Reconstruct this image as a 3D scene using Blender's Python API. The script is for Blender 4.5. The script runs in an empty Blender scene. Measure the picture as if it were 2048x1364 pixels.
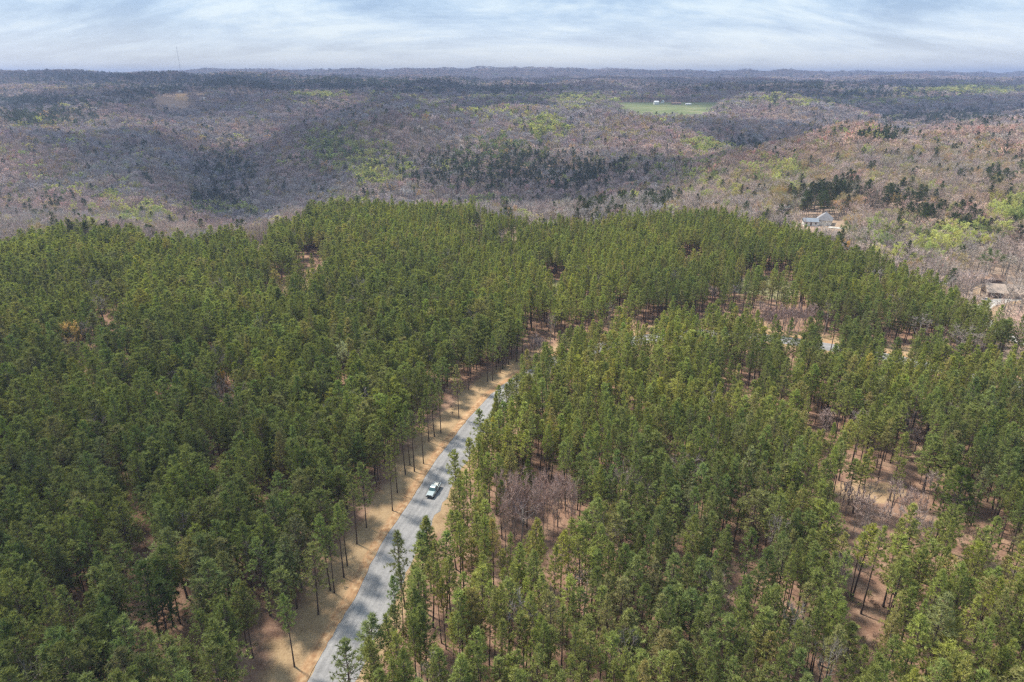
import bpy, math, random
import numpy as np
R = math.radians
C = bpy.context.scene
# ------------------------------------------------------------------ camera, sky, sun, exposure
CAM_H = 96.0
F = 1365.0                       # focal length in photo pixels (2048 x 1364)
PITCH = R(21.3)
cam_d = bpy.data.cameras.new('camera'); cam = bpy.data.objects.new('camera', cam_d)
C.collection.objects.link(cam); C.camera = cam
cam.location = (0, 0, CAM_H); cam.rotation_euler = (R(90) - PITCH, 0, 0)
cam_d.sensor_width = 36; cam_d.lens = 36 * F / 2048; cam_d.clip_start = 1; cam_d.clip_end = 60000

SUN_EL, SUN_X, SUN_Y = R(57), -0.82, 0.572       # direction towards the sun: far left
TO_SUN = np.array([SUN_X * math.cos(SUN_EL), SUN_Y * math.cos(SUN_EL), math.sin(SUN_EL)])
sl = bpy.data.lights.new('sun', 'SUN'); so = bpy.data.objects.new('sun', sl); C.collection.objects.link(so)
sl.energy = 5.0; sl.angle = R(6.0); sl.color = (1.0, 0.93, 0.80)
from mathutils import Vector
so.rotation_euler = Vector(-TO_SUN).to_track_quat('-Z', 'Y').to_euler(); so.location = (-300, 300, 900)

world = bpy.data.worlds.new('World'); C.world = world; world.use_nodes = True
def build_world():
    nt = world.node_tree; N = nt.nodes; L = nt.links; N.clear()
    out = N.new('ShaderNodeOutputWorld')
    sky = N.new('ShaderNodeTexSky'); sky.sky_type = 'NISHITA'; sky.sun_disc = False
    sky.sun_elevation = SUN_EL; sky.sun_rotation = math.atan2(SUN_X, SUN_Y); sky.air_density = 1.0; sky.dust_density = 1.5
    bg = N.new('ShaderNodeBackground'); bg.inputs[1].default_value = 0.075; L.new(sky.outputs[0], bg.inputs[0])
    tc = N.new('ShaderNodeTexCoord'); sep = N.new('ShaderNodeSeparateXYZ'); L.new(tc.outputs['Generated'], sep.inputs[0])
    def m(op, a, b=None, c=None):
        n = N.new('ShaderNodeMath'); n.operation = op
        for i, v in enumerate((a, b, c)):
            if v is None: continue
            if isinstance(v, (int, float)): n.inputs[i].default_value = v
            else: L.new(v, n.inputs[i])
        return n.outputs[0]
    z = m('ADD', m('MAXIMUM', sep.outputs[2], 0.0), 0.30)      # the cloud layer seen in perspective
    u = m('DIVIDE', sep.outputs[0], z); v = m('DIVIDE', sep.outputs[1], z)
    cmb = N.new('ShaderNodeCombineXYZ'); L.new(u, cmb.inputs[0]); L.new(v, cmb.inputs[1])
    def noise(scale, det, rough, off, dist=0.0):
        mp = N.new('ShaderNodeMapping'); mp.inputs['Location'].default_value = (off, off * .7, 0); mp.inputs['Rotation'].default_value = (0, 0, R(14))
        mp.inputs['Scale'].default_value = (0.55, 1.15, 1)
        L.new(cmb.outputs[0], mp.inputs[0])
        n = N.new('ShaderNodeTexNoise'); n.inputs['Scale'].default_value = scale; n.inputs['Detail'].default_value = det
        n.inputs['Roughness'].default_value = rough; n.inputs['Distortion'].default_value = dist
        L.new(mp.outputs[0], n.inputs[0]); return n.outputs[0]
    n1 = noise(2.3, 10, 0.68, 5.3, .45); n2 = noise(7.0, 6, 0.62, 9.4, .3)
    dens = m('ADD', m('MULTIPLY', n1, 0.75), m('MULTIPLY', n2, 0.25))
    rp = N.new('ShaderNodeValToRGB'); L.new(dens, rp.inputs[0])     # thin grey-blue bellies to bright tops
    e = rp.color_ramp.elements
    e[0].position = 0.40; e[0].color = (0.31, 0.44, 0.62, 1); e[1].position = 0.60; e[1].color = (0.63, 0.73, 0.79, 1)
    x = e.new(0.49); x.color = (0.44, 0.57, 0.71, 1)
    hz = m('POWER', m('SUBTRACT', 1.0, m('MINIMUM', m('MULTIPLY', m('MAXIMUM', sep.outputs[2], 0.0), 11.0), 1.0)), 1.5)
    mixh = N.new('ShaderNodeMixRGB'); L.new(m('MULTIPLY', hz, 0.85), mixh.inputs[0]); L.new(rp.outputs[0], mixh.inputs[1]); mixh.inputs[2].default_value = (0.86, 0.85, 0.80, 1)
    bg2 = N.new('ShaderNodeBackground'); L.new(m('MULTIPLY_ADD', m('MAXIMUM', m('SUBTRACT', sep.outputs[2], 0.10), 0.0), 0.25, 0.86), bg2.inputs[1]); L.new(mixh.outputs[0], bg2.inputs[0])
    mask = N.new('ShaderNodeMapRange'); L.new(dens, mask.inputs[0]); mask.inputs[1].default_value = 0.34; mask.inputs[2].default_value = 0.5
    mask.inputs[3].default_value = 0.8; mask.inputs[4].default_value = 1.0
    ms = N.new('ShaderNodeMixShader'); L.new(mask.outputs[0], ms.inputs[0]); L.new(bg.outputs[0], ms.inputs[1]); L.new(bg2.outputs[0], ms.inputs[2])
    L.new(ms.outputs[0], out.inputs[0])
build_world()
C.view_settings.view_transform = 'Standard'; C.view_settings.look = 'None'
C.view_settings.exposure = 0.6; C.view_settings.gamma = 1.0
C.render.engine = 'CYCLES'
C.cycles.max_bounces = 5; C.cycles.diffuse_bounces = 2; C.cycles.glossy_bounces = 1; C.cycles.transmission_bounces = 3
C.cycles.transparent_max_bounces = 8; C.cycles.volume_bounces = 0; C.cycles.caustics_reflective = False; C.cycles.caustics_refractive = False
C.cycles.use_denoising = False; C.cycles.sample_clamp_direct = 6; C.cycles.sample_clamp_indirect = 2
C.cycles.pixel_filter_type = 'BLACKMAN_HARRIS'; C.cycles.filter_width = 1.35

# ------------------------------------------------------------------ numeric helpers
rng = np.random.default_rng(7)
def hash2(ix, iy, seed):
    h = (ix.astype(np.int64) * 374761393 + iy.astype(np.int64) * 668265263 + seed * 1442695041) & 0x7fffffff
    h = ((h ^ (h >> 13)) * 1274126177) & 0x7fffffff
    return ((h ^ (h >> 16)) & 0xffff) / 65535.0
def vnoise(x, y, seed=0):
    x = np.asarray(x, float); y = np.asarray(y, float)
    ix = np.floor(x); iy = np.floor(y); fx = x - ix; fy = y - iy
    fx = fx * fx * (3 - 2 * fx); fy = fy * fy * (3 - 2 * fy)
    a = hash2(ix, iy, seed); b = hash2(ix + 1, iy, seed); c = hash2(ix, iy + 1, seed); d = hash2(ix + 1, iy + 1, seed)
    return (a * (1 - fx) + b * fx) * (1 - fy) + (c * (1 - fx) + d * fx) * fy
def fbm(x, y, seed=0, oct=4):
    s = 0; a = 0.5; t = 0
    for k in range(oct):
        s = s + a * vnoise(np.asarray(x) * 2 ** k, np.asarray(y) * 2 ** k, seed + k * 17); t += a; a *= 0.5
    return s / t
CP, SP = math.cos(PITCH), math.sin(PITCH)
def project(x, y, z):            # world -> photo pixel (planning aid: which species stands where)
    x = np.asarray(x, float); y = np.asarray(y, float); z = np.asarray(z, float)
    dz = z - CAM_H; dep = y * CP - dz * SP; up = y * SP + dz * CP
    dep = np.maximum(dep, 1e-3)
    return 1024 + F * x / dep, 682 - F * up / dep, dep
def unproject(px, py, z=0.0):    # photo pixel -> point of the plane at height z
    u = (px - 1024) / F; v = (682 - py) / F
    dy = CP + v * SP; dz = -SP + v * CP
    t = (z - CAM_H) / dz
    return np.array([u * t, dy * t])

# terrain: ground height from profiles (forward distance : height) along ten bearings
PROF = {
 -900: [(350,0),(420,-4),(540,-22),(720,-34),(950,-20),(1300,-2),(1700,8),(2600,32),(4000,78),(5200,60),(6100,40),(7600,95),(10500,60)],
    0: [(360,0),(430,-4),(540,-24),(720,-42),(930,-18),(1200,12),(1400,4),(1700,-4),(2600,34),(4000,86),(5200,60),(6100,40),(7600,92),(10500,60)],
  230: [(360,0),(430,-6),(540,-28),(700,-48),(900,-34),(1200,-4),(1450,-2),(1650,-12),(2000,14),(2700,38),(4100,86),(5200,60),(6100,40),(7600,95),(10500,60)],
  430: [(380,0),(450,-10),(560,-44),(800,-84),(1100,-80),(1450,-44),(1800,-4),(2050,26),(2500,36),(3000,44),(4200,82),(5200,62),(6100,40),(7600,106),(10500,60)],
  590: [(430,0),(500,-8),(600,-44),(760,-70),(930,-44),(1150,-8),(1300,-10),(1500,-40),(1750,-12),(2300,20),(3200,40),(4300,74),(5300,60),(6100,40),(7600,119),(10500,60)],
  760: [(450,0),(510,-6),(600,-40),(720,-62),(860,-36),(1020,4),(1180,25),(1350,10),(1600,-18),(1800,-6),(2300,16),(3300,38),(4500,64),(5300,54),(6100,40),(7600,133),(10500,60)],
 1050: [(450,0),(510,-6),(610,-42),(760,-70),(920,-44),(1100,-2),(1260,22),(1420,10),(1600,-14),(1850,4),(2400,18),(3300,38),(4600,56),(5300,48),(6100,36),(7600,130),(10500,60)],
 1320: [(470,0),(530,-6),(640,-26),(800,-44),(930,-36),(1100,-14),(1300,-2),(1430,0),(1560,17),(2150,19),(2600,24),(3400,38),(4600,50),(5300,40),(6100,34),(7600,124),(10500,60)],
 1520: [(440,0),(520,-6),(640,-8),(760,-4),(860,-14),(1000,-56),(1200,-46),(1450,-6),(1700,8),(2300,20),(3400,38),(4600,46),(5300,38),(6100,34),(7600,122),(10500,60)],
 1800: [(330,0),(430,0),(560,2),(720,10),(900,22),(1050,8),(1250,-36),(1500,-26),(1900,0),(2500,16),(3400,36),(4600,44),(5300,38),(6100,34),(7600,116),(10500,60)],
 2100: [(260,0),(400,0),(560,4),(780,16),(980,28),(1150,10),(1400,-26),(1800,0),(2500,16),(3400,38),(4600,46),(5300,38),(6100,34),(7600,107),(10500,60)],
 3000: [(260,0),(400,0),(560,6),(780,16),(1000,18),(1200,6),(1500,-10),(2000,4),(2600,20),(3500,38),(4600,46),(5300,40),(6100,34),(7600,106),(10500,60)],
}
COLS = np.array(sorted(PROF)); LD = np.linspace(math.log(100), math.log(16000), 500)
TAB = np.array([np.interp(LD, [math.log(d) for d, _ in PROF[c]], [h for _, h in PROF[c]]) for c in COLS])
_k = np.exp(-0.5 * (np.arange(-9, 10) / 4.0) ** 2); _k /= _k.sum()
TAB = np.array([np.convolve(np.pad(r, 9, mode='edge'), _k, mode='valid') for r in TAB])
def terrain(x, y):
    x = np.asarray(x, float); y = np.asarray(y, float)
    d = np.maximum(y, 60.0)
    col = 1024 + (x / (d * CP)) * F * 1.0                       # bearing expressed as picture column at the horizon
    col = np.clip(col, COLS[0], COLS[-1])
    k = np.clip(np.searchsorted(COLS, col) - 1, 0, len(COLS) - 2)
    t = (col - COLS[k]) / (COLS[k + 1] - COLS[k]); t = t * t * (3 - 2 * t)
    f = np.clip((np.log(d) - LD[0]) / (LD[1] - LD[0]), 0, len(LD) - 1.001); i = f.astype(int); f = f - i
    z = (TAB[k, i] * (1 - f) + TAB[k, i + 1] * f) * (1 - t) + (TAB[k + 1, i] * (1 - f) + TAB[k + 1, i + 1] * f) * t
    a = np.clip((d - 480) / 400, 0, 1)
    z = z + a * 54 * (np.abs(fbm(x / 330, y / 420, 3, 3) - .5) * 2 - .22) + a * 8 * (fbm(x / 90, y / 90, 4, 2) - .5) + np.clip((d - 1500) / 2500, 0, 1) * 34 * (fbm(x / 1300, y / 1300, 5, 3) - .5)
    z = z + np.clip((d - 6200) / 1000, 0, 1) * 26 * (fbm(x / 2600, y / 2600, 8, 2) - .5)
    # the two far fields lie level
    c = 1024 + F * x / (d * CP + (CAM_H - 15) * SP)
    def level(z, c0, c1, y0, y1, h):
        q = np.clip((c - c0) / 45 + 1, 0, 1) * np.clip((c1 - c) / 45 + 1, 0, 1) * np.clip((d - y0) / 110 + 1, 0, 1) * np.clip((y1 - d) / 160 + 1, 0, 1)
        q = q * q * (3 - 2 * q); return z * (1 - q) + h * q
    z = level(z, 1230, 1446, 1560, 2150, 17.0 + (d - 1560) * .006)
    z = level(z, 345, 424, 2050, 2490, 28.0 + (d - 2050) * .02)
    z = level(z, 1240, 1440, 1330, 1470, 0.0)
    return z
def tz(x, y): return float(terrain(np.array([x]), np.array([y]))[0])
def ray_ground(px, py):                                          # where a line of sight meets the terrain
    u = (px - 1024) / F; v = (682 - py) / F
    dy = CP + v * SP; dz = -SP + v * CP
    ts = np.exp(np.linspace(math.log(80), math.log(16000), 4000))
    g = terrain(u * ts, dy * ts); h = CAM_H + dz * ts
    i = np.argmax(h <= g)
    return np.array([u * ts[i], dy * ts[i], g[i]])

# ------------------------------------------------------------------ object helpers
def tag(o, label=None, cat=None, group=None, kind=None):
    if label: o['label'] = label
    if cat: o['category'] = cat
    if group: o['group'] = group
    if kind: o['kind'] = kind
    return o
def empty(name, loc, rz=0.0, s=1.0):
    o = bpy.data.objects.new(name, None); C.collection.objects.link(o)
    o.location = loc; o.rotation_euler = (0, 0, rz); o.scale = (s, s, s) if np.isscalar(s) else s
    o.empty_display_size = 0.5
    return o
def link(name, me, parent=None):
    o = bpy.data.objects.new(name, me); C.collection.objects.link(o)
    if parent: o.parent = parent
    return o
def np_mesh(name, verts, faces, mats, attrs=None, mat_idx=None, smooth=False):
    verts = np.asarray(verts, np.float32); faces = np.asarray(faces, np.int32); n = faces.shape[1]
    me = bpy.data.meshes.new(name)
    me.vertices.add(len(verts)); me.vertices.foreach_set('co', verts.ravel())
    me.loops.add(faces.size); me.loops.foreach_set('vertex_index', faces.ravel())
    me.polygons.add(len(faces)); me.polygons.foreach_set('loop_start', np.arange(0, faces.size, n, dtype=np.int32))
    for m_ in mats: me.materials.append(m_)
    if mat_idx is not None: me.polygons.foreach_set('material_index', np.asarray(mat_idx, np.int32))
    if smooth: me.polygons.foreach_set('use_smooth', np.ones(len(faces), bool))
    me.update(calc_edges=True)
    for k, v in (attrs or {}).items():
        v = np.asarray(v, np.float32)
        if v.ndim == 1: a = me.attributes.new(k, 'FLOAT', 'POINT'); a.data.foreach_set('value', v)
        elif v.shape[1] == 3: a = me.attributes.new(k, 'FLOAT_VECTOR', 'POINT'); a.data.foreach_set('vector', v.ravel())
        else: a = me.attributes.new(k, 'FLOAT_COLOR', 'POINT'); a.data.foreach_set('color', v.ravel())
    return me
class MB:                                                        # collects boxes, prisms, tubes; builds ONE mesh
    def __init__(s): s.v = []; s.f = []
    def add(s, vs, fs):
        b = len(s.v); s.v += [tuple(map(float, p)) for p in vs]; s.f += [tuple(b + i for i in f) for f in fs]; return s
    def box(s, x0, x1, y0, y1, z0, z1):
        return s.add([(x0,y0,z0),(x1,y0,z0),(x1,y1,z0),(x0,y1,z0),(x0,y0,z1),(x1,y0,z1),(x1,y1,z1),(x0,y1,z1)],
                     [(3,2,1,0),(4,5,6,7),(0,1,5,4),(1,2,6,5),(2,3,7,6),(3,0,4,7)])
    def loft(s, rings, cap=True):
        n = len(rings[0]); vs = [p for r in rings for p in r]; fs = []
        for k in range(len(rings) - 1):
            for i in range(n):
                j = (i + 1) % n; fs.append((k*n+i, k*n+j, (k+1)*n+j, (k+1)*n+i))
        if cap: fs.append(tuple(range(n - 1, -1, -1))); fs.append(tuple((len(rings)-1)*n + i for i in range(n)))
        return s.add(vs, fs)
    def tube(s, a, b, r0, r1, n=6):
        a = Vector(a); b = Vector(b); d = (b - a).normalized(); u = d.orthogonal().normalized(); w = d.cross(u)
        return s.loft([[a + (u*math.cos(t)+w*math.sin(t))*r0 for t in [2*math.pi*i/n for i in range(n)]],
                       [b + (u*math.cos(t)+w*math.sin(t))*r1 for t in [2*math.pi*i/n for i in range(n)]]])
    def build(s, name, mat, parent=None, bevel=0.0, smooth=False):
        me = bpy.data.meshes.new(name); me.from_pydata(s.v, [], s.f); me.materials.append(mat); me.validate()
        o = link(name, me, parent)
        if bevel:
            m = o.modifiers.new('bevel', 'BEVEL'); m.width = bevel; m.segments = 2; m.limit_method = 'ANGLE'
        if smooth: me.polygons.foreach_set('use_smooth', np.ones(len(me.polygons), bool))
        return o

# ------------------------------------------------------------------ materials
def new_mat(name):
    m = bpy.data.materials.new(name); m.use_nodes = True; m.node_tree.nodes.clear(); return m, m.node_tree.nodes, m.node_tree.links
def mat_plain(name, col, rough=0.7, metal=0.0, var=0.12, scale=3.0, coat=0.0):
    m, N, L = new_mat(name); o = N.new('ShaderNodeOutputMaterial'); p = N.new('ShaderNodeBsdfPrincipled')
    tc = N.new('ShaderNodeTexCoord'); n = N.new('ShaderNodeTexNoise'); n.inputs['Scale'].default_value = scale; n.inputs['Detail'].default_value = 4
    L.new(tc.outputs['Object'], n.inputs[0]); r = N.new('ShaderNodeValToRGB'); L.new(n.outputs[0], r.inputs[0])
    r.color_ramp.elements[0].position = .3; r.color_ramp.elements[1].position = .7
    r.color_ramp.elements[0].color = tuple(c * (1 - var) for c in col) + (1,); r.color_ramp.elements[1].color = tuple(min(1, c * (1 + var)) for c in col) + (1,)
    L.new(r.outputs[0], p.inputs['Base Color']); p.inputs['Roughness'].default_value = rough; p.inputs['Metallic'].default_value = metal
    p.inputs['Coat Weight'].default_value = coat
    L.new(p.outputs[0], o.inputs[0]); return m
def mat_foliage(name, trans=0.3, contrast=0.5, sat=1.0):
    """leaf colour = the tree's own tint (per tree) x small variation from tuft to tuft"""
    m, N, L = new_mat(name); o = N.new('ShaderNodeOutputMaterial')
    t = N.new('ShaderNodeAttribute'); t.attribute_type = 'INSTANCER'; t.attribute_name = 'tint'
    a = N.new('ShaderNodeAttribute'); a.attribute_type = 'GEOMETRY'; a.attribute_name = 'tuft'
    mr = N.new('ShaderNodeMapRange'); L.new(a.outputs['Fac'], mr.inputs[0]); mr.inputs[3].default_value = 1 - contrast; mr.inputs[4].default_value = 1 + contrast
    mx = N.new('ShaderNodeVectorMath'); mx.operation = 'SCALE'; L.new(t.outputs['Vector'], mx.inputs[0]); L.new(mr.outputs[0], mx.inputs['Scale'])
    d = N.new('ShaderNodeBsdfDiffuse'); L.new(mx.outputs[0], d.inputs[0])
    if trans > 0:
        tr = N.new('ShaderNodeBsdfTranslucent'); s = N.new('ShaderNodeVectorMath'); s.operation = 'MULTIPLY'; L.new(mx.outputs[0], s.inputs[0]); s.inputs[1].default_value = (1.35, 1.3, .6)
        L.new(s.outputs[0], tr.inputs[0]); ms = N.new('ShaderNodeMixShader'); ms.inputs[0].default_value = trans
        L.new(d.outputs[0], ms.inputs[1]); L.new(tr.outputs[0], ms.inputs[2]); L.new(ms.outputs[0], o.inputs[0])
    else: L.new(d.outputs[0], o.inputs[0])
    return m
M_NEEDLE = mat_foliage('pine needles', 0.38, 0.6)
M_LEAF = mat_foliage('spring leaves', 0.35, 0.4)
M_TWIG = mat_foliage('bare twigs', 0.0, 0.25)
M_BARK = mat_plain('pine bark', (0.085, 0.060, 0.048), .95, 0, .35, 2.0)
M_GBARK = mat_plain('grey hardwood bark', (0.235, 0.205, 0.185), .95, 0, .3, 1.5)

# ------------------------------------------------------------------ roads (ground coordinates, metres)
ROAD_L = [(-37.6,60),(-36.3,74),(-34.9,86.9),(-34,92.5),(-33.2,96.9),(-32.2,102.3),(-31.2,106.7),(-30.1,115.3),(-28.4,125.7),(-25.7,136),(-23.3,146.2),(-20.4,158.8),(-17.2,169.3),(-14.1,179.4),(-10.8,188.8),(-7.1,198.4)]
def catmull(P, n=8):
    P = np.array(P, float); Q = np.vstack([2*P[0]-P[1], P, 2*P[-1]-P[-2]]); out = []
    for i in range(1, len(Q) - 2):
        for t in np.linspace(0, 1, n, endpoint=False):
            a, b, c, d = Q[i-1:i+3]
            out.append(.5*((2*b)+(-a+c)*t+(2*a-5*b+4*c-d)*t*t+(-a+3*b-3*c+d)*t**3))
    out.append(P[-1]); return np.array(out)
_l = catmull(ROAD_L, 6)
_t = np.gradient(_l, axis=0); _t /= np.linalg.norm(_t, axis=1)[:, None]
ROAD_W = 8.2
_c = _l + np.stack([_t[:, 1], -_t[:, 0]], 1) * ROAD_W / 2
ROAD_C = catmull(list(map(tuple, _c[::6])) + [(5,211),(14,224),(25,234),(37,241.5),(54,249),(73,254.5),(93,252),(109,245.5),(121,239.5),(139,228.5),(152,218),(169,205),(190,193),(215,186),(245,184)], 6)
DRIVE_C = catmull([(260,205),(222,222),(199,240),(196,262),(206,284),(226,298),(256,304)], 6)
HDRIVE_C = catmull([(214,458),(224,452),(236,455),(250,462),(275,470),(310,470)], 6)
def dist_line(x, y, line):
    x = np.asarray(x, float); y = np.asarray(y, float); best = np.full(x.shape, 1e9); side = np.zeros(x.shape)
    for a, b in zip(line[:-1], line[1:]):
        d = b - a; L2 = d @ d
        t = np.clip(((x-a[0])*d[0] + (y-a[1])*d[1]) / L2, 0, 1)
        ex = x - a[0] - t*d[0]; ey = y - a[1] - t*d[1]; q = np.hypot(ex, ey); cr = d[0]*ey - d[1]*ex
        m = q < best; best = np.where(m, q, best); side = np.where(m, np.sign(cr), side)
    return best, side                                            # side +1 = left of travel
# clearings in the pines: (x, y, rx, ry, kind)   kind: s straw, r red litter, g grass
CLEAR = []
def clr(px, py, rx, ry, kind): p = unproject(px, py); CLEAR.append((p[0], p[1], rx, ry, kind))
clr(1530,574,15,15,'g'); clr(1175,470,9,16,'s'); clr(1145,455,8,12,'s'); clr(1110,578,7,12,'g'); clr(605,566,9,20,'s'); clr(622,528,9,18,'r')
clr(950,481,7,16,'s'); clr(1015,507,6,14,'g'); clr(1080,1000,6.5,5.5,'r'); clr(1072,688,5,13,'r'); clr(1640,890,6,10,'r')
clr(1735,985,7.5,4,'s'); clr(1920,1085,6,6,'r'); clr(1985,1150,6,5,'s'); clr(1560,640,12,9,'r'); clr(465,985,4.5,6,'r'); clr(555,1045,4,6,'r')
clr(1500,650,7,8,'s'); clr(1240,645,6,6,'s'); clr(1800,705,12,7,'s'); clr(1480,800,5,9,'r'); clr(1480,1150,5,7,'r'); clr(1720,1290,5,6,'r')
clr(520,500,10,22,'r'); clr(240,650,6,12,'r'); clr(1380,540,8,16,'r'); clr(310,1170,4,5,'r'); clr(175,1270,4,4,'r'); clr(560,590,7,12,'r')
clr(1290,700,6,5,'s'); clr(1200,710,6,5,'s'); clr(905,735,3,9,'s'); clr(770,560,6,12,'r')
WIN = [(107,244,7,4),(119,239,5,4),(138,227,6,4),(74,253,3,4),(170,204,4,4)]
for q in WIN: CLEAR.append(q + ('s',))
def clear_mask(x, y, grow=1.0, kinds='srg'):
    m = np.zeros(np.shape(x), bool)
    w = 1 + .35 * (fbm(np.asarray(x)/6, np.asarray(y)/6, 31, 2) - .5) * 2
    for cx, cy, rx, ry, k in CLEAR:
        if k in kinds: m |= (((x-cx)/rx)**2 + ((y-cy)/ry)**2) < (grow*w)**2
    return m
EDGE = [(-420,352),(-330,362),(-281,368),(-262,400),(-232,392),(-198,370),(-150,386),(-141,412),(-128,462),(-76,468),(-25,456),(22,396),(50,405),(88,438),(129,446),(144,415),(171,372),(176,326),(179,290),(183,262),(176,222),(196,190),(240,160)]
EDGE = np.array(EDGE, float)
def in_pines(x, y):
    """inside the planted stand: nearer than its far edge (given as distance along each bearing)"""
    b = np.arctan2(EDGE[:, 0], EDGE[:, 1]); r = np.hypot(EDGE[:, 0], EDGE[:, 1]); o = np.argsort(b)
    return np.hypot(x, y) < np.interp(np.arctan2(x, y), b[o], r[o]) + 46 * (fbm(np.asarray(x)/30, np.asarray(y)/30, 77, 3) - .5) + 22 * (fbm(np.asarray(x)/9, np.asarray(y)/9, 79, 2) - .5)

# far open fields, given by bearing column and forward distance
def px_col(x, y): return 1024 + F * np.asarray(x) / (np.asarray(y) * CP + (CAM_H - 15) * SP)
def field_mask(x, y):
    c = px_col(x, y); w = 30 * (fbm(c / 40, y / 300, 5, 2) - .5)
    f = (c > 1236 + w + np.clip((1640 - y) * .5, 0, 60)) & (c < 1440 + w - np.clip((1700-y) * .3, 0, 60)) & (y > 1570) & (y < 2140)
    return f
def tan_mask(x, y):
    c = px_col(x, y); return (c > 352) & (c < 418) & (y > 2030) & (y < 2480)
def house_mask(x, y):
    x = np.asarray(x); y = np.asarray(y)
    c = 1024 + F * x / (y * CP + CAM_H * SP)
    return (np.hypot((x-205)/26, (y-470)/24) < 1) | (np.hypot((x-262)/32, (y-475)/10) < 1) | ((c > 1600) & (c < 1690) & (y < 475) & (y > 395))
YARD = unproject(2000, 590)
def yard_mask(x, y): return np.hypot((np.asarray(x)-YARD[0]-4)/17, (np.asarray(y)-YARD[1]-6)/11) < 1

# ------------------------------------------------------------------ the ground: one sheet out to the horizon
def build_ground():
    az = np.tan(np.linspace(R(-62), R(62), 1500)); d = np.concatenate([np.array([-60., 0., 30., 45.]), np.exp(np.linspace(math.log(55), math.log(15500), 900))])
    D, A = np.meshgrid(d, az, indexing='ij'); X = A * np.maximum(np.abs(D), 40); Y = D
    X = X.ravel(); Y = Y.ravel(); Z = terrain(X, Y)
    na, nd = len(az), len(d); i = np.arange(nd - 1)[:, None] * na + np.arange(na - 1)[None, :]; i = i.ravel()
    f = np.stack([i, i + 1, i + na + 1, i + na], 1)
    near = Y < 700
    cov = np.zeros((len(X), 4)); cov[:, 3] = 1
    dr, sd = dist_line(np.where(near, X, 0), np.where(near, Y, 1e5), ROAD_C)
    e = dr - ROAD_W / 2; n = 1.6 * (fbm(X/5, Y/5, 12, 3) - .5) * 2
    left = (sd > 0)
    cov[:, 0] = np.where(near & left, np.clip((10.0 + 2*n - e) / 2.5, 0, 1), 0) + np.where(near & ~left, np.clip((4.2 + n - e) / 2, 0, 1), 0)
    cov[:, 1] = np.where(near & left, np.clip(1 - np.abs(e - 1.1 - .25*n) / 1.3, 0, 1), 0)
    cm = clear_mask(X, Y, 1.15, 's') & near; cg = clear_mask(X, Y, 1.15, 'g') & near
    cov[:, 0] = np.clip(cov[:, 0] + .8 * cm + .45 * cg, 0, 1)
    dd, _ = dist_line(np.where(near, X, 0), np.where(near, Y, 1e5), DRIVE_C); cov[:, 0] = np.maximum(cov[:, 0], np.where(near, np.clip((7 - dd) / 2.5, 0, 1), 0))
    gr = field_mask(X, Y).astype(float) + .75 * cg + house_mask(X, Y) * (np.hypot((X-188)/16, (Y-482)/14) < 1)
    cov[:, 2] = np.clip(gr, 0, 1)
    cov[:, 0] = np.where(tan_mask(X, Y), 1, np.where(yard_mask(X, Y), .45, np.where(house_mask(X, Y) & (gr == 0), .25, cov[:, 0])))
    litter = np.where(in_pines(X, Y), 1.0, 0.0)
    me = np_mesh('ground', np.stack([X, Y, Z], 1), f, [M_GROUND], {'cover': cov, 'litter': litter}, smooth=True)
    tag(link('ground', me), kind='structure')
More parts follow.
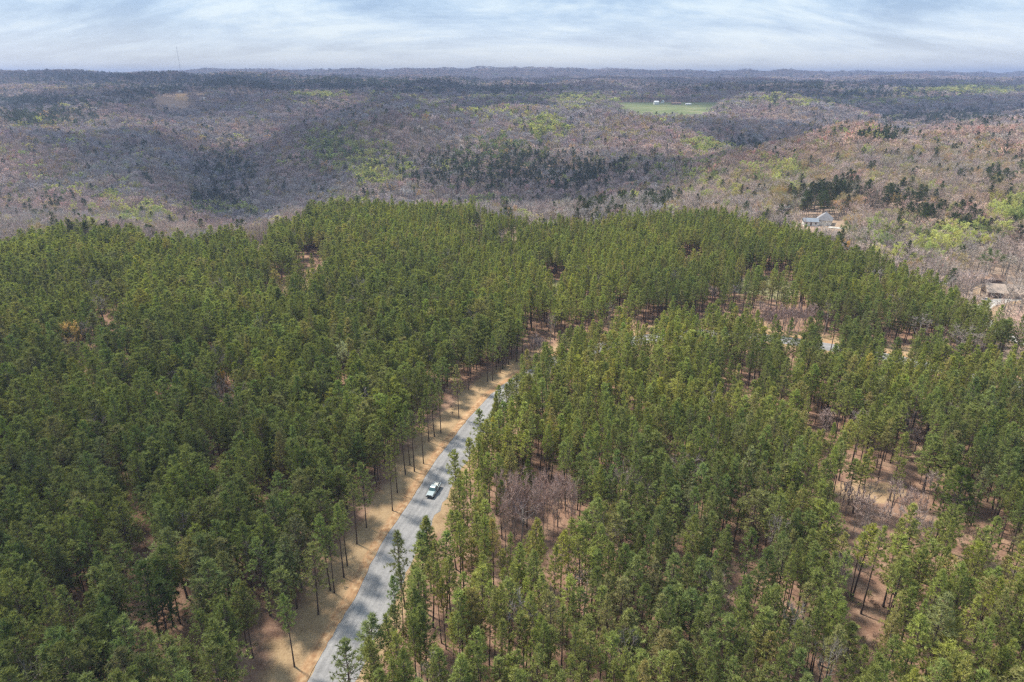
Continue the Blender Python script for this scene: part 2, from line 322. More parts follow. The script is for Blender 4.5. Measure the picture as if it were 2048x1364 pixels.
def mat_ground():
    m, N, L = new_mat('forest floor'); o = N.new('ShaderNodeOutputMaterial'); p = N.new('ShaderNodeBsdfDiffuse'); L.new(p.outputs[0], o.inputs[0])
    geo = N.new('ShaderNodeNewGeometry')
    def noise(s, det=5):
        n = N.new('ShaderNodeTexNoise'); n.inputs['Scale'].default_value = s; n.inputs['Detail'].default_value = det; n.inputs['Roughness'].default_value = .65; L.new(geo.outputs['Position'], n.inputs[0]); return n.outputs[0]
    def ramp(f, *st):
        r = N.new('ShaderNodeValToRGB'); L.new(f, r.inputs[0]); e = r.color_ramp.elements
        e[0].position, e[0].color = st[0][0], st[0][1] + (1,); e[1].position, e[1].color = st[-1][0], st[-1][1] + (1,)
        for q, c in st[1:-1]: x = e.new(q); x.color = c + (1,)
        return r.outputs[0]
    def mix(f, a, b):
        x = N.new('ShaderNodeMixRGB'); L.new(f, x.inputs[0]); L.new(a, x.inputs[1]); L.new(b, x.inputs[2]); return x.outputs[0]
    nf, nm, nb = noise(2.8, 7), noise(.22, 6), noise(.02, 5)
    def mul(a, b, k=1.0):
        x = N.new('ShaderNodeMath'); x.operation = 'MULTIPLY_ADD'; L.new(a, x.inputs[0]); L.new(b, x.inputs[1]); x.inputs[2].default_value = 0; return x.outputs[0]
    avg = N.new('ShaderNodeMath'); avg.operation = 'MULTIPLY_ADD'; L.new(nf, avg.inputs[0]); avg.inputs[1].default_value = .5
    h = N.new('ShaderNodeMath'); h.operation = 'MULTIPLY'; L.new(nm, h.inputs[0]); h.inputs[1].default_value = .5; L.new(h.outputs[0], avg.inputs[2]); av = avg.outputs[0]
    straw = ramp(av, (.34, (.13,.072,.05)), (.5, (.235,.145,.105)), (.64, (.36,.25,.175)))           # pine straw
    leaf = ramp(av, (.36, (.17,.125,.10)), (.5, (.27,.20,.155)), (.64, (.37,.28,.215)))               # hardwood litter
    tan = ramp(av, (.33, (.175,.112,.064)), (.46, (.29,.20,.118)), (.56, (.36,.255,.152)), (.70, (.45,.335,.21)))
    red = ramp(av, (.36, (.27,.135,.07)), (.52, (.40,.235,.13)), (.66, (.50,.34,.20)))
    gm = N.new('ShaderNodeMath'); gm.operation = 'MULTIPLY_ADD'; L.new(nb, gm.inputs[0]); gm.inputs[1].default_value = .6; gh = N.new('ShaderNodeMath'); gh.operation = 'MULTIPLY'; L.new(nm, gh.inputs[0]); gh.inputs[1].default_value = .4; L.new(gh.outputs[0], gm.inputs[2])
    grass = ramp(gm.outputs[0], (.36, (.11,.13,.06)), (.48, (.14,.17,.08)), (.62, (.22,.215,.125)))
    a1 = N.new('ShaderNodeAttribute'); a1.attribute_name = 'litter'; a2 = N.new('ShaderNodeAttribute'); a2.attribute_name = 'cover'
    s = N.new('ShaderNodeSeparateColor'); L.new(a2.outputs['Color'], s.inputs[0])
    c = mix(a1.outputs['Fac'], leaf, straw); c = mix(s.outputs[0], c, tan); c = mix(s.outputs[2], c, grass); c = mix(s.outputs[1], c, red)
    L.new(c, p.inputs[0]); return m
M_GROUND = mat_ground()
def mat_gravel():
    m, N, L = new_mat('grey gravel'); o = N.new('ShaderNodeOutputMaterial'); p = N.new('ShaderNodeBsdfDiffuse'); L.new(p.outputs[0], o.inputs[0])
    uv = N.new('ShaderNodeAttribute'); uv.attribute_name = 'along'          # x = across, y = along the road
    geo = N.new('ShaderNodeNewGeometry')
    def noise(vec, s, det=5, r=.6):
        n = N.new('ShaderNodeTexNoise'); n.inputs['Scale'].default_value = s; n.inputs['Detail'].default_value = det; n.inputs['Roughness'].default_value = r; L.new(vec, n.inputs[0]); return n.outputs[0]
    mp = N.new('ShaderNodeMapping'); mp.inputs['Scale'].default_value = (1.0, .05, 1); L.new(uv.outputs['Vector'], mp.inputs[0])
    streak = noise(mp.outputs[0], 1.5, 5); fine = noise(geo.outputs['Position'], 2.4, 7, .75); big = noise(geo.outputs['Position'], .13, 5)
    def madd(a, k, b):
        x = N.new('ShaderNodeMath'); x.operation = 'MULTIPLY_ADD'; L.new(a, x.inputs[0]); x.inputs[1].default_value = k
        if isinstance(b, (int, float)): x.inputs[2].default_value = b
        else: L.new(b, x.inputs[2])
        return x.outputs[0]
    sx_ = N.new('ShaderNodeSeparateXYZ'); L.new(uv.outputs['Vector'], sx_.inputs[0])
    def fn(op, a, b):
        x = N.new('ShaderNodeMath'); x.operation = op
        for i_, v_ in enumerate((a, b)):
            if isinstance(v_, (int, float)): x.inputs[i_].default_value = v_
            else: L.new(v_, x.inputs[i_])
        return x.outputs[0]
    wob = madd(noise(mp.outputs[0], .9, 2), 1.6, -.8)                    # packed wheel tracks, wandering
    tr_ = fn('POWER', fn('ABSOLUTE', fn('COSINE', fn('MULTIPLY', fn('ADD', sx_.outputs[0], wob), 1.75), 0), 0), 5.0)
    f = madd(tr_, .035, madd(streak, .30, madd(fine, .42, madd(big, .36, -.06))))
    r = N.new('ShaderNodeValToRGB'); L.new(f, r.inputs[0]); e = r.color_ramp.elements
    e[0].position = .38; e[0].color = (.17,.166,.168,1); e[1].position = .64; e[1].color = (.36,.348,.345,1); x = e.new(.5); x.color = (.255,.248,.25,1)
    L.new(r.outputs[0], p.inputs[0]); return m
M_GRAVEL = mat_gravel()
M_PALE = mat_plain('pale gravel', (.42,.40,.37), .9, 0, .2, 1.2)
def road_sheet(name, line, width, mat, z0):
    t = np.gradient(line, axis=0); t /= np.linalg.norm(t, axis=1)[:, None]; nrm = np.stack([-t[:, 1], t[:, 0]], 1)
    K = 13; w = np.linspace(-.5, .5, K); s = np.concatenate([[0], np.cumsum(np.linalg.norm(np.diff(line, axis=0), axis=1))])
    V = []; A = []
    for i, (p, q) in enumerate(zip(line, nrm)):
        for k in range(K):
            ww = w[k] * width
            if k in (0, K-1): ww += (vnoise(np.array([s[i]/1.7]), np.array([k*3.]), 4)[0] - .5) * .9
            x, y = p + q * ww; camber = .10 * (1 - (2*w[k])**2) + (0 if k not in (0, K-1) else -.03)
            V.append((x, y, tz(x, y) + z0 + camber)); A.append((ww, s[i], 0))
    n = len(line); i = (np.arange(n-1)[:, None]*K + np.arange(K-1)[None, :]).ravel()
    tag(link(name, np_mesh(name, V, np.stack([i+1, i, i+K, i+K+1], 1), [mat], {'along': np.array(A)}, smooth=True)), kind='structure')
build_ground()
road_sheet('gravel_road', ROAD_C, ROAD_W, M_GRAVEL, .05)
road_sheet('gravel_drive', DRIVE_C, 5.5, M_PALE, .05)
road_sheet('house_drive', HDRIVE_C, 5.0, M_PALE, .22)
# the scraped earth bank along the left edge of the road: a low windrow of red-tan soil
def berm():
    L_ = catmull(ROAD_L, 10); t = np.gradient(L_, axis=0); t /= np.linalg.norm(t, axis=1)[:, None]; nr = np.stack([-t[:, 1], t[:, 0]], 1)
    V = []; prof = [(-.15,.0),(.2,.12),(.45,.22),(.7,.15),(.95,.09),(1.25,.14),(1.6,.04),(1.9,-.03)]; K = len(prof)
    for i, (p, q) in enumerate(zip(L_, nr)):
        for k, (o, h) in enumerate(prof):
            j = (vnoise(np.array([i*.35]), np.array([k*5.]), 9)[0]-.5)
            x, y = p + q * (o + .3*j); V.append((x, y, max(-.03, h + (.12*j if 0 < k < K-1 else 0)) + (.1 if k == 0 else 0)))
    n = len(L_); i = (np.arange(n-1)[:, None]*K + np.arange(K-1)[None, :]).ravel()
    m, N, Lk = new_mat('scraped earth'); o = N.new('ShaderNodeOutputMaterial'); p = N.new('ShaderNodeBsdfDiffuse'); Lk.new(p.outputs[0], o.inputs[0])
    g = N.new('ShaderNodeNewGeometry'); no = N.new('ShaderNodeTexNoise'); no.inputs['Scale'].default_value = .9; no.inputs['Detail'].default_value = 7; Lk.new(g.outputs['Position'], no.inputs[0])
    r = N.new('ShaderNodeValToRGB'); Lk.new(no.outputs[0], r.inputs[0]); e = r.color_ramp.elements
    e[0].position = .35; e[0].color = (.27,.155,.085,1); e[1].position = .68; e[1].color = (.44,.31,.19,1); x = e.new(.52); x.color = (.35,.225,.13,1); Lk.new(r.outputs[0], p.inputs[0])
    tag(link('road_verge', np_mesh('road_verge', V, np.stack([i, i+1, i+K+1, i+K], 1), [m])), kind='structure')
berm()

# ------------------------------------------------------------------ tree meshes
def unit(v): return v / np.maximum(np.linalg.norm(v, axis=-1, keepdims=True), 1e-9)
def tubes(segs, n=4):
    """list of (a, b, r0, r1) -> vertices, triangles"""
    S = np.array([np.concatenate([a, b, [r0, r1]]) for a, b, r0, r1 in segs]); a = S[:, :3]; b = S[:, 3:6]; d = unit(b - a)
    ref = np.where(np.abs(d[:, 2:3]) > .9, np.array([[1., 0, 0]]), np.array([[0, 0, 1.]])); u = unit(np.cross(d, ref)); w = np.cross(d, u)
    ang = 2*np.pi*np.arange(n)/n; ring = u[:, None]*np.cos(ang)[None, :, None] + w[:, None]*np.sin(ang)[None, :, None]
    V = np.concatenate([a[:, None] + ring*S[:, 6][:, None, None], b[:, None] + ring*S[:, 7][:, None, None]], 1).reshape(-1, 3)
    base = np.arange(len(S))[:, None]*2*n; i = np.arange(n)[None, :]; j = (i + 1) % n
    T = np.concatenate([np.stack([base+i, base+j, base+n+j], -1).reshape(-1, 3), np.stack([base+i, base+n+j, base+n+i], -1).reshape(-1, 3)])
    return V, T
def blades(cent, dirs, length, width, g, tuft):
    """thin pointed leaves / needle fans, one triangle each"""
    d = unit(dirs); s = unit(np.cross(d, unit(g.normal(size=d.shape)))); L_ = np.asarray(length)[:, None]; W = np.asarray(width)[:, None]
    V = np.stack([cent - s*W/2, cent + s*W/2, cent + d*L_], 1).reshape(-1, 3); T = np.arange(len(V)).reshape(-1, 3)
    return V, T, np.repeat(tuft, 3)
def pine_parts(seed, H=18.0, cb=.5, rad=2.6, whorls=15, per=4.6, tuft_n=7, blade=8, bl=.42, bw=.11, up=.35):
    g = np.random.default_rng(seed); segs = []; lean = g.normal(0, .012, 2); bow = g.normal(0, .12, 2)
    def axis(h): t = h/H; return np.array([lean[0]*h + bow[0]*math.sin(t*3), lean[1]*h + bow[1]*math.sin(t*3), h])
    hs = np.linspace(-.6, H*.985, 11); rr = .17*(H/18)*(1 - np.clip(hs/H, 0, 1)*.86)
    rr[0] *= 1.35
    for k in range(10): segs.append((axis(hs[k]), axis(hs[k+1]), rr[k], rr[k+1]))
    cent = []; out = []
    for w in range(whorls):
        t = (w + g.uniform(-.3, .3)) / (whorls - 1); t = min(max(t, 0), 1); h = H*(cb + (1-cb)*t*.985)
        prof = max((1 - t)**.5, .20) * min(1, .55 + 1.9*t) * (1 + g.normal(0, .12))
        n = max(2, int(round(per*g.uniform(.7, 1.25) * (1 if t > .12 else .7)))); a0 = g.uniform(0, 6.28)
        for b in range(n):
            L_ = rad*max(.14, prof)*g.uniform(.62, 1.18); a = a0 + 6.283*b/n + g.normal(0, .25); el = up*.2 + (up+.45)*t + g.normal(0, .12)
            d = np.array([math.cos(a)*math.cos(el), math.sin(a)*math.cos(el), math.sin(el)]); p0 = axis(h); tip = p0 + d*L_ + np.array([0, 0, .10*L_])
            mid = p0 + d*L_*.5 - np.array([0, 0, .03*L_]); r = .035 + .012*L_
            segs.append((p0, mid, r, r*.6)); segs.append((mid, tip, r*.6, .012))
            m = max(3, int(tuft_n*(.45 + .55*L_/rad)*g.uniform(.8, 1.2)))
            s = np.sqrt(g.uniform(.10, 1, m)); s[0] = 1.0
            side = np.cross(d, [0, 0, 1.]); side /= np.linalg.norm(side)
            c = p0 + (tip - p0)[None]*s[:, None] + side[None]*(g.normal(0, .28, m)*L_*s*.75)[:, None] + np.array([0, 0, 1.])[None]*g.normal(.05, .14, m)[:, None]*L_*.6
            cent.append(c); out.append(np.repeat(d[None], m, 0))
    top = axis(H*.985); c = top + g.normal(0, .12, (5, 3)); cent.append(c); out.append(np.tile([0, 0, 1.], (5, 1)))
    for k in range(6):                                          # dead stubs below the crown
        h = H*g.uniform(cb*.55, cb); a = g.uniform(0, 6.28); p0 = axis(h); segs.append((p0, p0 + np.array([math.cos(a), math.sin(a), -.1])*g.uniform(.5, 1.5), .03, .008))
    cent = np.concatenate(cent); out = np.concatenate(out); N_ = len(cent)
    val = np.clip(g.normal(.5, .2, N_), 0, 1)
    cc = np.repeat(cent, blade, 0); dd = g.normal(size=cc.shape)*.75 + np.repeat(out, blade, 0)*.55 + np.array([0, 0, .55])
    n = len(cc); cc = cc + unit(g.normal(size=cc.shape))*g.uniform(0, .10, (n, 1))
    V, T, tf = blades(cc, dd, bl*g.uniform(.7, 1.25, n), bw*g.uniform(.8, 1.25, n), g, np.clip(np.repeat(val, blade) + g.normal(0, .10, n), 0, 1))
    return tubes(segs, 4), (V, T, tf)
def hardwood_parts(seed, H=17.0, clear=.36, rad=3.6, n_limb=11, sub=4, twig=9, tl=1.1, tw=.055, spread=.55, leafy=0, ll=.30, lw=.24, trunk_r=.20, upness=.7):
    g = np.random.default_rng(seed); segs = []; tips = []
    lean = g.normal(0, .03, 2)
    def axis(h): return np.array([lean[0]*h, lean[1]*h, h])
    hs = np.linspace(-.6, H*.86, 7); rr = trunk_r*(1 - np.clip(hs/H, 0, 1)*.9)
    for k in range(6): segs.append((axis(hs[k]), axis(hs[k+1]), rr[k], rr[k+1]))
    for k in range(n_limb):
        t = (k + g.uniform(.1, .9))/n_limb; h = H*(clear + (.84-clear)*t); a = 2.4*k + g.normal(0, .4); p0 = axis(h)
        reach = rad*(1 - .62*t**1.6)*g.uniform(.75, 1.15); rise = (H - h)*g.uniform(.5, .92)*upness + .2
        end = p0 + np.array([math.cos(a)*reach, math.sin(a)*reach, rise]); mid = p0 + (end-p0)*.5 + np.array([math.cos(a)*reach*.12, math.sin(a)*reach*.12, -rise*.08])
        r = trunk_r*.5*(1 - .5*t); segs.append((p0, mid, r, r*.6)); segs.append((mid, end, r*.6, .02))
        for q in range(sub):
            s = g.uniform(.3, 1); b0 = (p0 + (mid-p0)*s*2) if s < .5 else (mid + (end-mid)*(s-.5)*2)
            dv = unit((end-p0)[None])[0] + g.normal(0, spread, 3) + np.array([0, 0, .35]); b1 = b0 + unit(dv[None])[0]*g.uniform(.30, .55)*rad*.8
            segs.append((b0, b1, r*.35, .012)); tips.append((b0, b1))
        tips.append((mid, end))
    a = np.array([p for p, _ in tips]); b = np.array([q for _, q in tips]); n = len(a)*twig
    s = g.uniform(.25, 1.05, n); A = np.repeat(a, twig, 0); B = np.repeat(b, twig, 0); c = A + (B-A)*s[:, None]
    d = unit(B-A)*.8 + g.normal(size=c.shape)*.62 + np.array([0, 0, .35])
    V, T, tf = blades(c, d, tl*g.uniform(.6, 1.3, n), tw*g.uniform(.7, 1.3, n), g, np.clip(g.normal(.5, .22, n), 0, 1))
    if leafy:
        m = n*leafy; e = np.repeat(c, leafy, 0) + np.repeat(unit(d)*tl*.8, leafy, 0)*g.uniform(0, 1.1, (m, 1)) + g.normal(0, .12, (m, 3))
        val = np.repeat(np.clip(g.normal(.5, .22, n), 0, 1), leafy)
        V, T, tf = blades(e, g.normal(size=e.shape), ll*g.uniform(.7, 1.3, m), lw*g.uniform(.7, 1.3, m), g, val)
    return tubes(segs, 4), (V, T, tf)
LIB = {}                                                         # kind -> list of (trunk mesh, crown mesh)
def lib_add(kind, parts, bark, crown_mat):
    (tv, tt), (cv, ct, cf) = parts
    tm = np_mesh(kind + '_trunk', tv, tt, [bark], smooth=True); cm = np_mesh(kind + '_crown', cv, ct, [crown_mat], {'tuft': cf})
    both = np_mesh(kind, np.concatenate([tv, cv]), np.concatenate([tt, ct + len(tv)]), [bark, crown_mat], {'tuft': np.concatenate([np.full(len(tv), .5), cf])},
                   np.concatenate([np.zeros(len(tt)), np.ones(len(ct))]))
    LIB.setdefault(kind, []).append((tm, cm, both))
for k in range(7): lib_add('bushy', pine_parts(100+k, 17.0, [.36,.40,.33,.44,.38,.42,.36][k], [3.3,3.0,3.6,2.9,3.3,3.1,3.7][k], 15, 5.2, 8, 11, .48, .090, .30), M_BARK, M_NEEDLE)
for k in range(8): lib_add('slender', pine_parts(200+k, 18.5, [.52,.47,.56,.50,.58,.47,.54,.56][k], [2.2,2.4,2.0,2.3,2.1,2.6,2.0,2.3][k], 14, 4.4, 7, 11, .45, .078, .38), M_BARK, M_NEEDLE)
for k in range(6): lib_add('bare', hardwood_parts(300+k, 17.0, [.40,.34,.44,.38,.30,.42][k], [3.4,3.9,3.1,3.6,4.1,3.3][k]), M_GBARK, M_TWIG)
for k in range(3): lib_add('spread', hardwood_parts(330+k, 15.0, .20, 6.2, 15, 6, 12, 1.3, .05, .5, 0, trunk_r=.30, upness=.8), M_GBARK, M_TWIG)
for k in range(3): lib_add('thicket', hardwood_parts(350+k, 10.0, .14, 1.9, 13, 4, 10, 1.1, .075, .4, 0, trunk_r=.11, upness=.95), M_GBARK, M_TWIG)
for k in range(4): lib_add('leafy', hardwood_parts(400+k, 17.5, [.36,.42,.34,.4][k], [3.3,2.9,3.7,3.2][k], 11, 4, 9, 1.0, .05, .5, 3), M_GBARK, M_LEAF)
for k in range(3): lib_add('budding', hardwood_parts(430+k, 14.0, .24, [4.8,5.4,4.4][k], 14, 5, 10, 1.1, .05, .5, 3, .28, .20, trunk_r=.26, upness=.8), M_GBARK, M_LEAF)
# far-off trees, the same shapes with fewer and larger leaves and twigs
for k in range(4): lib_add('far_bare', hardwood_parts(500+k, 16.0, .36, 3.8, 9, 3, 9, 1.8, .19, .5), M_GBARK, M_TWIG)
for k in range(3): lib_add('far_leafy', hardwood_parts(520+k, 16.5, .34, 3.5, 8, 3, 5, 1.0, .1, .5, 2, .8, .65), M_GBARK, M_LEAF)
for k in range(3): lib_add('far_pine', pine_parts(540+k, 17.0, .40, 3.0, 9, 4.2, 4, 5, .9, .36, .3), M_BARK, M_NEEDLE)

# ------------------------------------------------------------------ where every tree stands, and its tint
G = np.random.default_rng(11)
def grid_points(x0, x1, y0, y1, sp, jit=.42):
    xs = np.arange(x0, x1, sp); ys = np.arange(y0, y1, sp*.92); X, Y = np.meshgrid(xs, ys)
    X = X + (np.arange(len(ys)) % 2)[:, None]*sp*.5
    return (X + G.uniform(-jit, jit, X.shape)*sp).ravel(), (Y + G.uniform(-jit, jit, Y.shape)*sp).ravel()
def in_frame(x, y, z=0., h=18., mx=60, my=30):
    a, b, d = project(x, y, z + h); c, e, _ = project(x, y, z)
    return (np.maximum(a, c) > -mx) & (np.minimum(a, c) < 2048+mx) & (b < 1364+my)
def jitter_tint(base, n, v=.14, h=.10):
    base = np.asarray(base, float); t = np.tile(base, (n, 1)) * (1 + G.normal(0, v, (n, 1))) * (1 + G.normal(0, h*.6, (n, 3)) * np.array([1, .5, 1]))
    return np.clip(t, .008, .8)
TREES = []      # dicts: kind, var, x, y, z, rot, sx, sz, tint, cls
def add_trees(cls, kinds, x, y, z, sx, sz, tint):
    for i in range(len(x)):
        k = kinds[i] if isinstance(kinds, (list, np.ndarray)) else kinds
        TREES.append((cls, k, int(G.integers(len(LIB[k]))), x[i], y[i], z[i], G.uniform(0, 6.283), sx[i], sz[i], tint[i]))
def line_of_sight_gap(x, y):
    """the long thin openings in the stand: trees are missing from the clearing and thinned on the near side of it"""
    m = clear_mask(x, y)
    for k, (q, keep) in enumerate([(.22, .40), (.45, .55), (.68, .75)]):
        r = np.hypot(x, y); p = q*17*r/CAM_H; nx = x * (1 + p / r); ny = y * (1 + p / r)
        m |= clear_mask(nx, ny, .9) & (hash2(np.round(x*10), np.round(y*10), 5 + k) > keep)
    for k, (q, keep) in enumerate([(.2, .1), (.4, .2), (.6, .35), (.85, .5)]):
        r = np.hypot(x, y); p = q*16*r/CAM_H; nx = x*(1 + p/r); ny = y*(1 + p/r)
        for cx, cy, rx, ry in WIN: m |= (((nx-cx)/rx)**2 + ((ny-cy)/ry)**2 < 1) & (hash2(np.round(x*10), np.round(y*10), 25 + k) > keep)
    return m
# --- planted pines
x, y = grid_points(-460, 420, 62, 480, 3.35)
keep = in_pines(x, y) & in_frame(x, y, 0, 18, 260, 230)
x, y = x[keep], y[keep]
dr, sd = dist_line(x, y, ROAD_C); e = dr - ROAD_W/2; left = sd > 0
strip = left & (y < 215) & (e < np.interp(y, [80, 110, 150], [8.0, 9.3, 10.3]))
far_road = (y > 200) & (e < np.where(left, 6.0, 3.5))
near_right = ~left & (y <= 205) & (e < np.interp(y, [90, 110, 150, 185], [6.6, 6.2, 5.0, 4.2]) + 1.4*(vnoise(y/4, y*0, 3) - .5))
dd, _ = dist_line(x, y, DRIVE_C)
ok = ~strip & ~far_road & ~near_right & (dd > 5) & ~line_of_sight_gap(x, y) & ~yard_mask(x, y) & ~house_mask(x, y) & ~((y > 110) & (y < 146) & (np.abs(x + .133*y - .3) < 3.4))
leftstand = (left & (y < 260)) | (x < -12 - .12*(y-200)) & (y >= 200)
leftstand = np.where(y < 215, left, x < 8 - .42*(y - 215))
patch = fbm(x/38, y/38, 41, 3); patch2 = fbm(x/17, y/17, 43, 2)
ok &= G.uniform(0, 1, len(x)) < np.where(leftstand, .76, .95) * np.clip(.55 + 1.1*patch2, .55, 1)
x, y, leftstand, patch, patch2, e = x[ok], y[ok], leftstand[ok], patch[ok], patch2[ok], e[ok]
n = len(x)
mixv = np.clip((patch - .5)*3.2 + .5, 0, 1)[:, None]
tl = jitter_tint((.180, .212, .086), n)*(1-mixv) + jitter_tint((.248, .278, .097), n)*mixv
tr = jitter_tint((.195, .228, .092), n)*(1-mixv) + jitter_tint((.305, .330, .110), n)*mixv
far = np.clip((y - 230)/160, 0, 1)[:, None]
tint = np.where(leftstand[:, None], tl, tr)*(1-far*.5) + jitter_tint((.300, .328, .104), n)*far*.5
gray = G.uniform(0, 1, n) < .12; tint[gray] = tint[gray]*np.array([1.15, 1.0, 1.3])
yel = G.uniform(0, 1, n) < .06; tint[yel] = tint[yel]*np.array([1.18, 1.14, .92])
sz = np.clip(G.normal(1, .11, n), .66, 1.25)*np.where(leftstand, .92, .88)*(.92 + .16*patch2); sx = np.clip(G.normal(1, .19, n), .62, 1.55)*np.where(leftstand, 1.06, .98)
kinds = np.where(leftstand, np.where(G.uniform(0, 1, n) < .85, 'bushy', 'slender'), np.where(G.uniform(0, 1, n) < .84, 'slender', 'bushy'))
snag = (G.uniform(0, 1, n) < .022 + .05*(patch2 > .66)); kinds = kinds.astype(object)
for q in (True, False):
    i_ = np.where(snag == q)[0]
    if q: add_trees('hardin', 'bare', x[i_], y[i_], np.zeros(len(i_)), sx[i_]*.85, sz[i_]*.95, jitter_tint((.25,.205,.185), len(i_), .2))
    else: add_trees('pine', kinds[i_], x[i_], y[i_], np.zeros(len(i_)), sx[i_], sz[i_], tint[i_])
# --- pines standing in the open along the road, placed one by one: (x, y, height, width, kind, which label)
EXPL = []
for i, (px, py) in enumerate([(589,1333),(637,1229),(661,1181),(669,1186),(688,1155),(695,1132),(714,1088),(733,1055),(785,1021),(795,986),(811,949),(820,931),(829,943),(847,927),(858,884),(869,873),(882,866),(918,836),(937,780),(975,763),(985,762)]):
    p = unproject(px, py); EXPL.append((p[0], p[1], G.uniform(15.5, 18), G.uniform(.8, 1.1), 'bushy' if i in (1, 7) else 'slender', 'left'))
for q in [(-23.0,83.5,17.6,1.55),(-25.2,79.3,16.8,1.35),(-20.6,104.0,18.6,1.1),(-17.0,104.2,17.2,.9),(-16.2,109.0,18.0,1.0),(-16.8,106.4,16.5,.8),(-20.2,92.5,17.4,.8),(-19.2,87.0,16.2,.95),(-20.0,97.6,15.8,.75)]:
    EXPL.append(q + ('slender', 'right'))
for (ex, ey, eh, ew, ek, es) in EXPL:
    t = jitter_tint((.215, .245, .095), 1, .1)[0] if es == 'left' else jitter_tint((.20, .235, .10), 1, .08)[0]
    TREES.append(('pine_' + es, ek, int(G.integers(len(LIB[ek]))), ex, ey, 0.0, G.uniform(0, 6.28), ew, eh/(17.0 if ek == 'bushy' else 18.5), t))

# --- hardwoods and mixed woods on the slopes beyond, first the near belt, then thinning outwards with growing spacing
def ell(px, py, L_):
    p = np.zeros(np.shape(px))
    for cx, cy, rx, ry, q in L_:
        r = np.hypot((px-cx)/rx, (py-cy)/ry); p = np.maximum(p, q*np.clip(1.5 - r*1.1, 0, 1)*(.45 + 1.1*fbm(np.asarray(px)/16, np.asarray(py)/7, 15, 2)))
    return p
EVER = [(60,203,170,9,.9),(255,190,60,8,.95),(60,232,120,18,.65),(330,158,330,10,.7),(600,168,420,13,.75),(330,178,120,6,.6),(950,180,170,9,.6),(1000,335,200,34,.60),(1130,345,150,26,.55),(450,345,60,60,.40),(430,390,60,25,.5),
        (1640,392,55,26,.8),(1700,372,40,20,.75),(1790,395,60,25,.55),(1840,420,40,24,.6),(1760,270,50,10,.7),(1490,285,40,14,.5),(1330,226,70,5,.7),(1600,175,300,10,.45),(1750,190,160,8,.6),(1900,235,140,16,.45),(1930,440,60,20,.45),(1985,355,70,20,.35),(1300,395,60,16,.35),(1190,410,60,12,.3),(380,160,200,6,.6),(140,150,120,5,.4)]
YELL = [(690,300,95,36,.5),(745,345,40,22,.65),(655,285,40,20,.75),(790,335,45,22,.4),(1090,255,45,28,.55),(1010,300,90,34,.34),(940,320,70,34,.28),(640,190,70,5,.75),(1150,196,80,7,.55),(1950,180,130,9,.75),(1800,195,120,9,.4),(285,425,60,22,.32),(440,415,90,14,.35),(2035,418,45,26,.7),(1410,290,45,14,.5),
        (1570,340,30,14,.7),(1880,465,60,16,.5),(1860,480,140,40,.3),(160,330,150,70,.05),(240,385,60,30,.16),(60,245,60,12,.25),(1060,200,400,20,.15),(1400,340,200,40,.10),(700,400,40,14,.4),(960,397,80,10,.3),(980,225,80,10,.2),(1650,200,200,12,.3)]
TAN = [(1750,360,400,90,.30),(1900,330,300,60,.30),(1560,385,30,30,.75),(1250,260,120,24,.2),(690,255,70,12,.4),(500,300,700,120,.05),(1330,240,140,10,.4),(100,170,300,16,.2),(1650,345,40,16,.5)]
def species(x, y, z):
    px, py, _ = project(x, y, z + 13)
    w = fbm(x/60, y/60, 51, 2); pe = np.clip(ell(px, py, EVER)*1.15 + .035 + .30*np.clip(w-.60, 0, 1)*2, 0, .95)
    py_ = np.clip(ell(px, py, YELL)*1.5, 0, .85) + .010; pt = ell(px, py, TAN) + .05
    u = G.uniform(0, 1, len(x)); v = G.uniform(0, 1, len(x)); q = G.uniform(0, 1, len(x))
    return np.where(u < pe, 'ever', np.where(v < py_, 'yell', np.where(q < pt, 'tan', 'bare')))
X, Y, S = [], [], []
d = 205.0
while d < 8200:
    s = 6.3 if d < 900 else 6.3*(d/900)**.9
    wd = 1.05*d*.95 + 60; xs = np.arange(-wd, wd, s); xs = xs + G.uniform(-.48, .48, len(xs))*s
    X.append(xs); Y.append(d + G.uniform(-.45, .45, len(xs))*s*.95); S.append(np.full(len(xs), s)); d += s*.95
X = np.concatenate(X); Y = np.concatenate(Y); S = np.concatenate(S)
Z = terrain(X, Y)
ok = ~in_pines(X, Y) & in_frame(X, Y, Z, 20, 160, 60) & ~field_mask(X, Y) & ~tan_mask(X, Y) & ~tan_mask(X, Y + 130) & ~field_mask(X, Y + 40) & ~house_mask(X, Y) & ~yard_mask(X, Y)
near = Y < 600
dd, _ = dist_line(np.where(near, X, 0), np.where(near, Y, 1e6), DRIVE_C); dh, _ = dist_line(np.where(near, X, 0), np.where(near, Y, 1e6), HDRIVE_C); dr, _ = dist_line(np.where(near, X, 0), np.where(near, Y, 1e6), ROAD_C)
ok &= (dd > 5.5) & (dh > 5) & (dr > 9) & (G.uniform(0, 1, len(X)) < .93)
X, Y, Z, S = X[ok], Y[ok], Z[ok], S[ok]
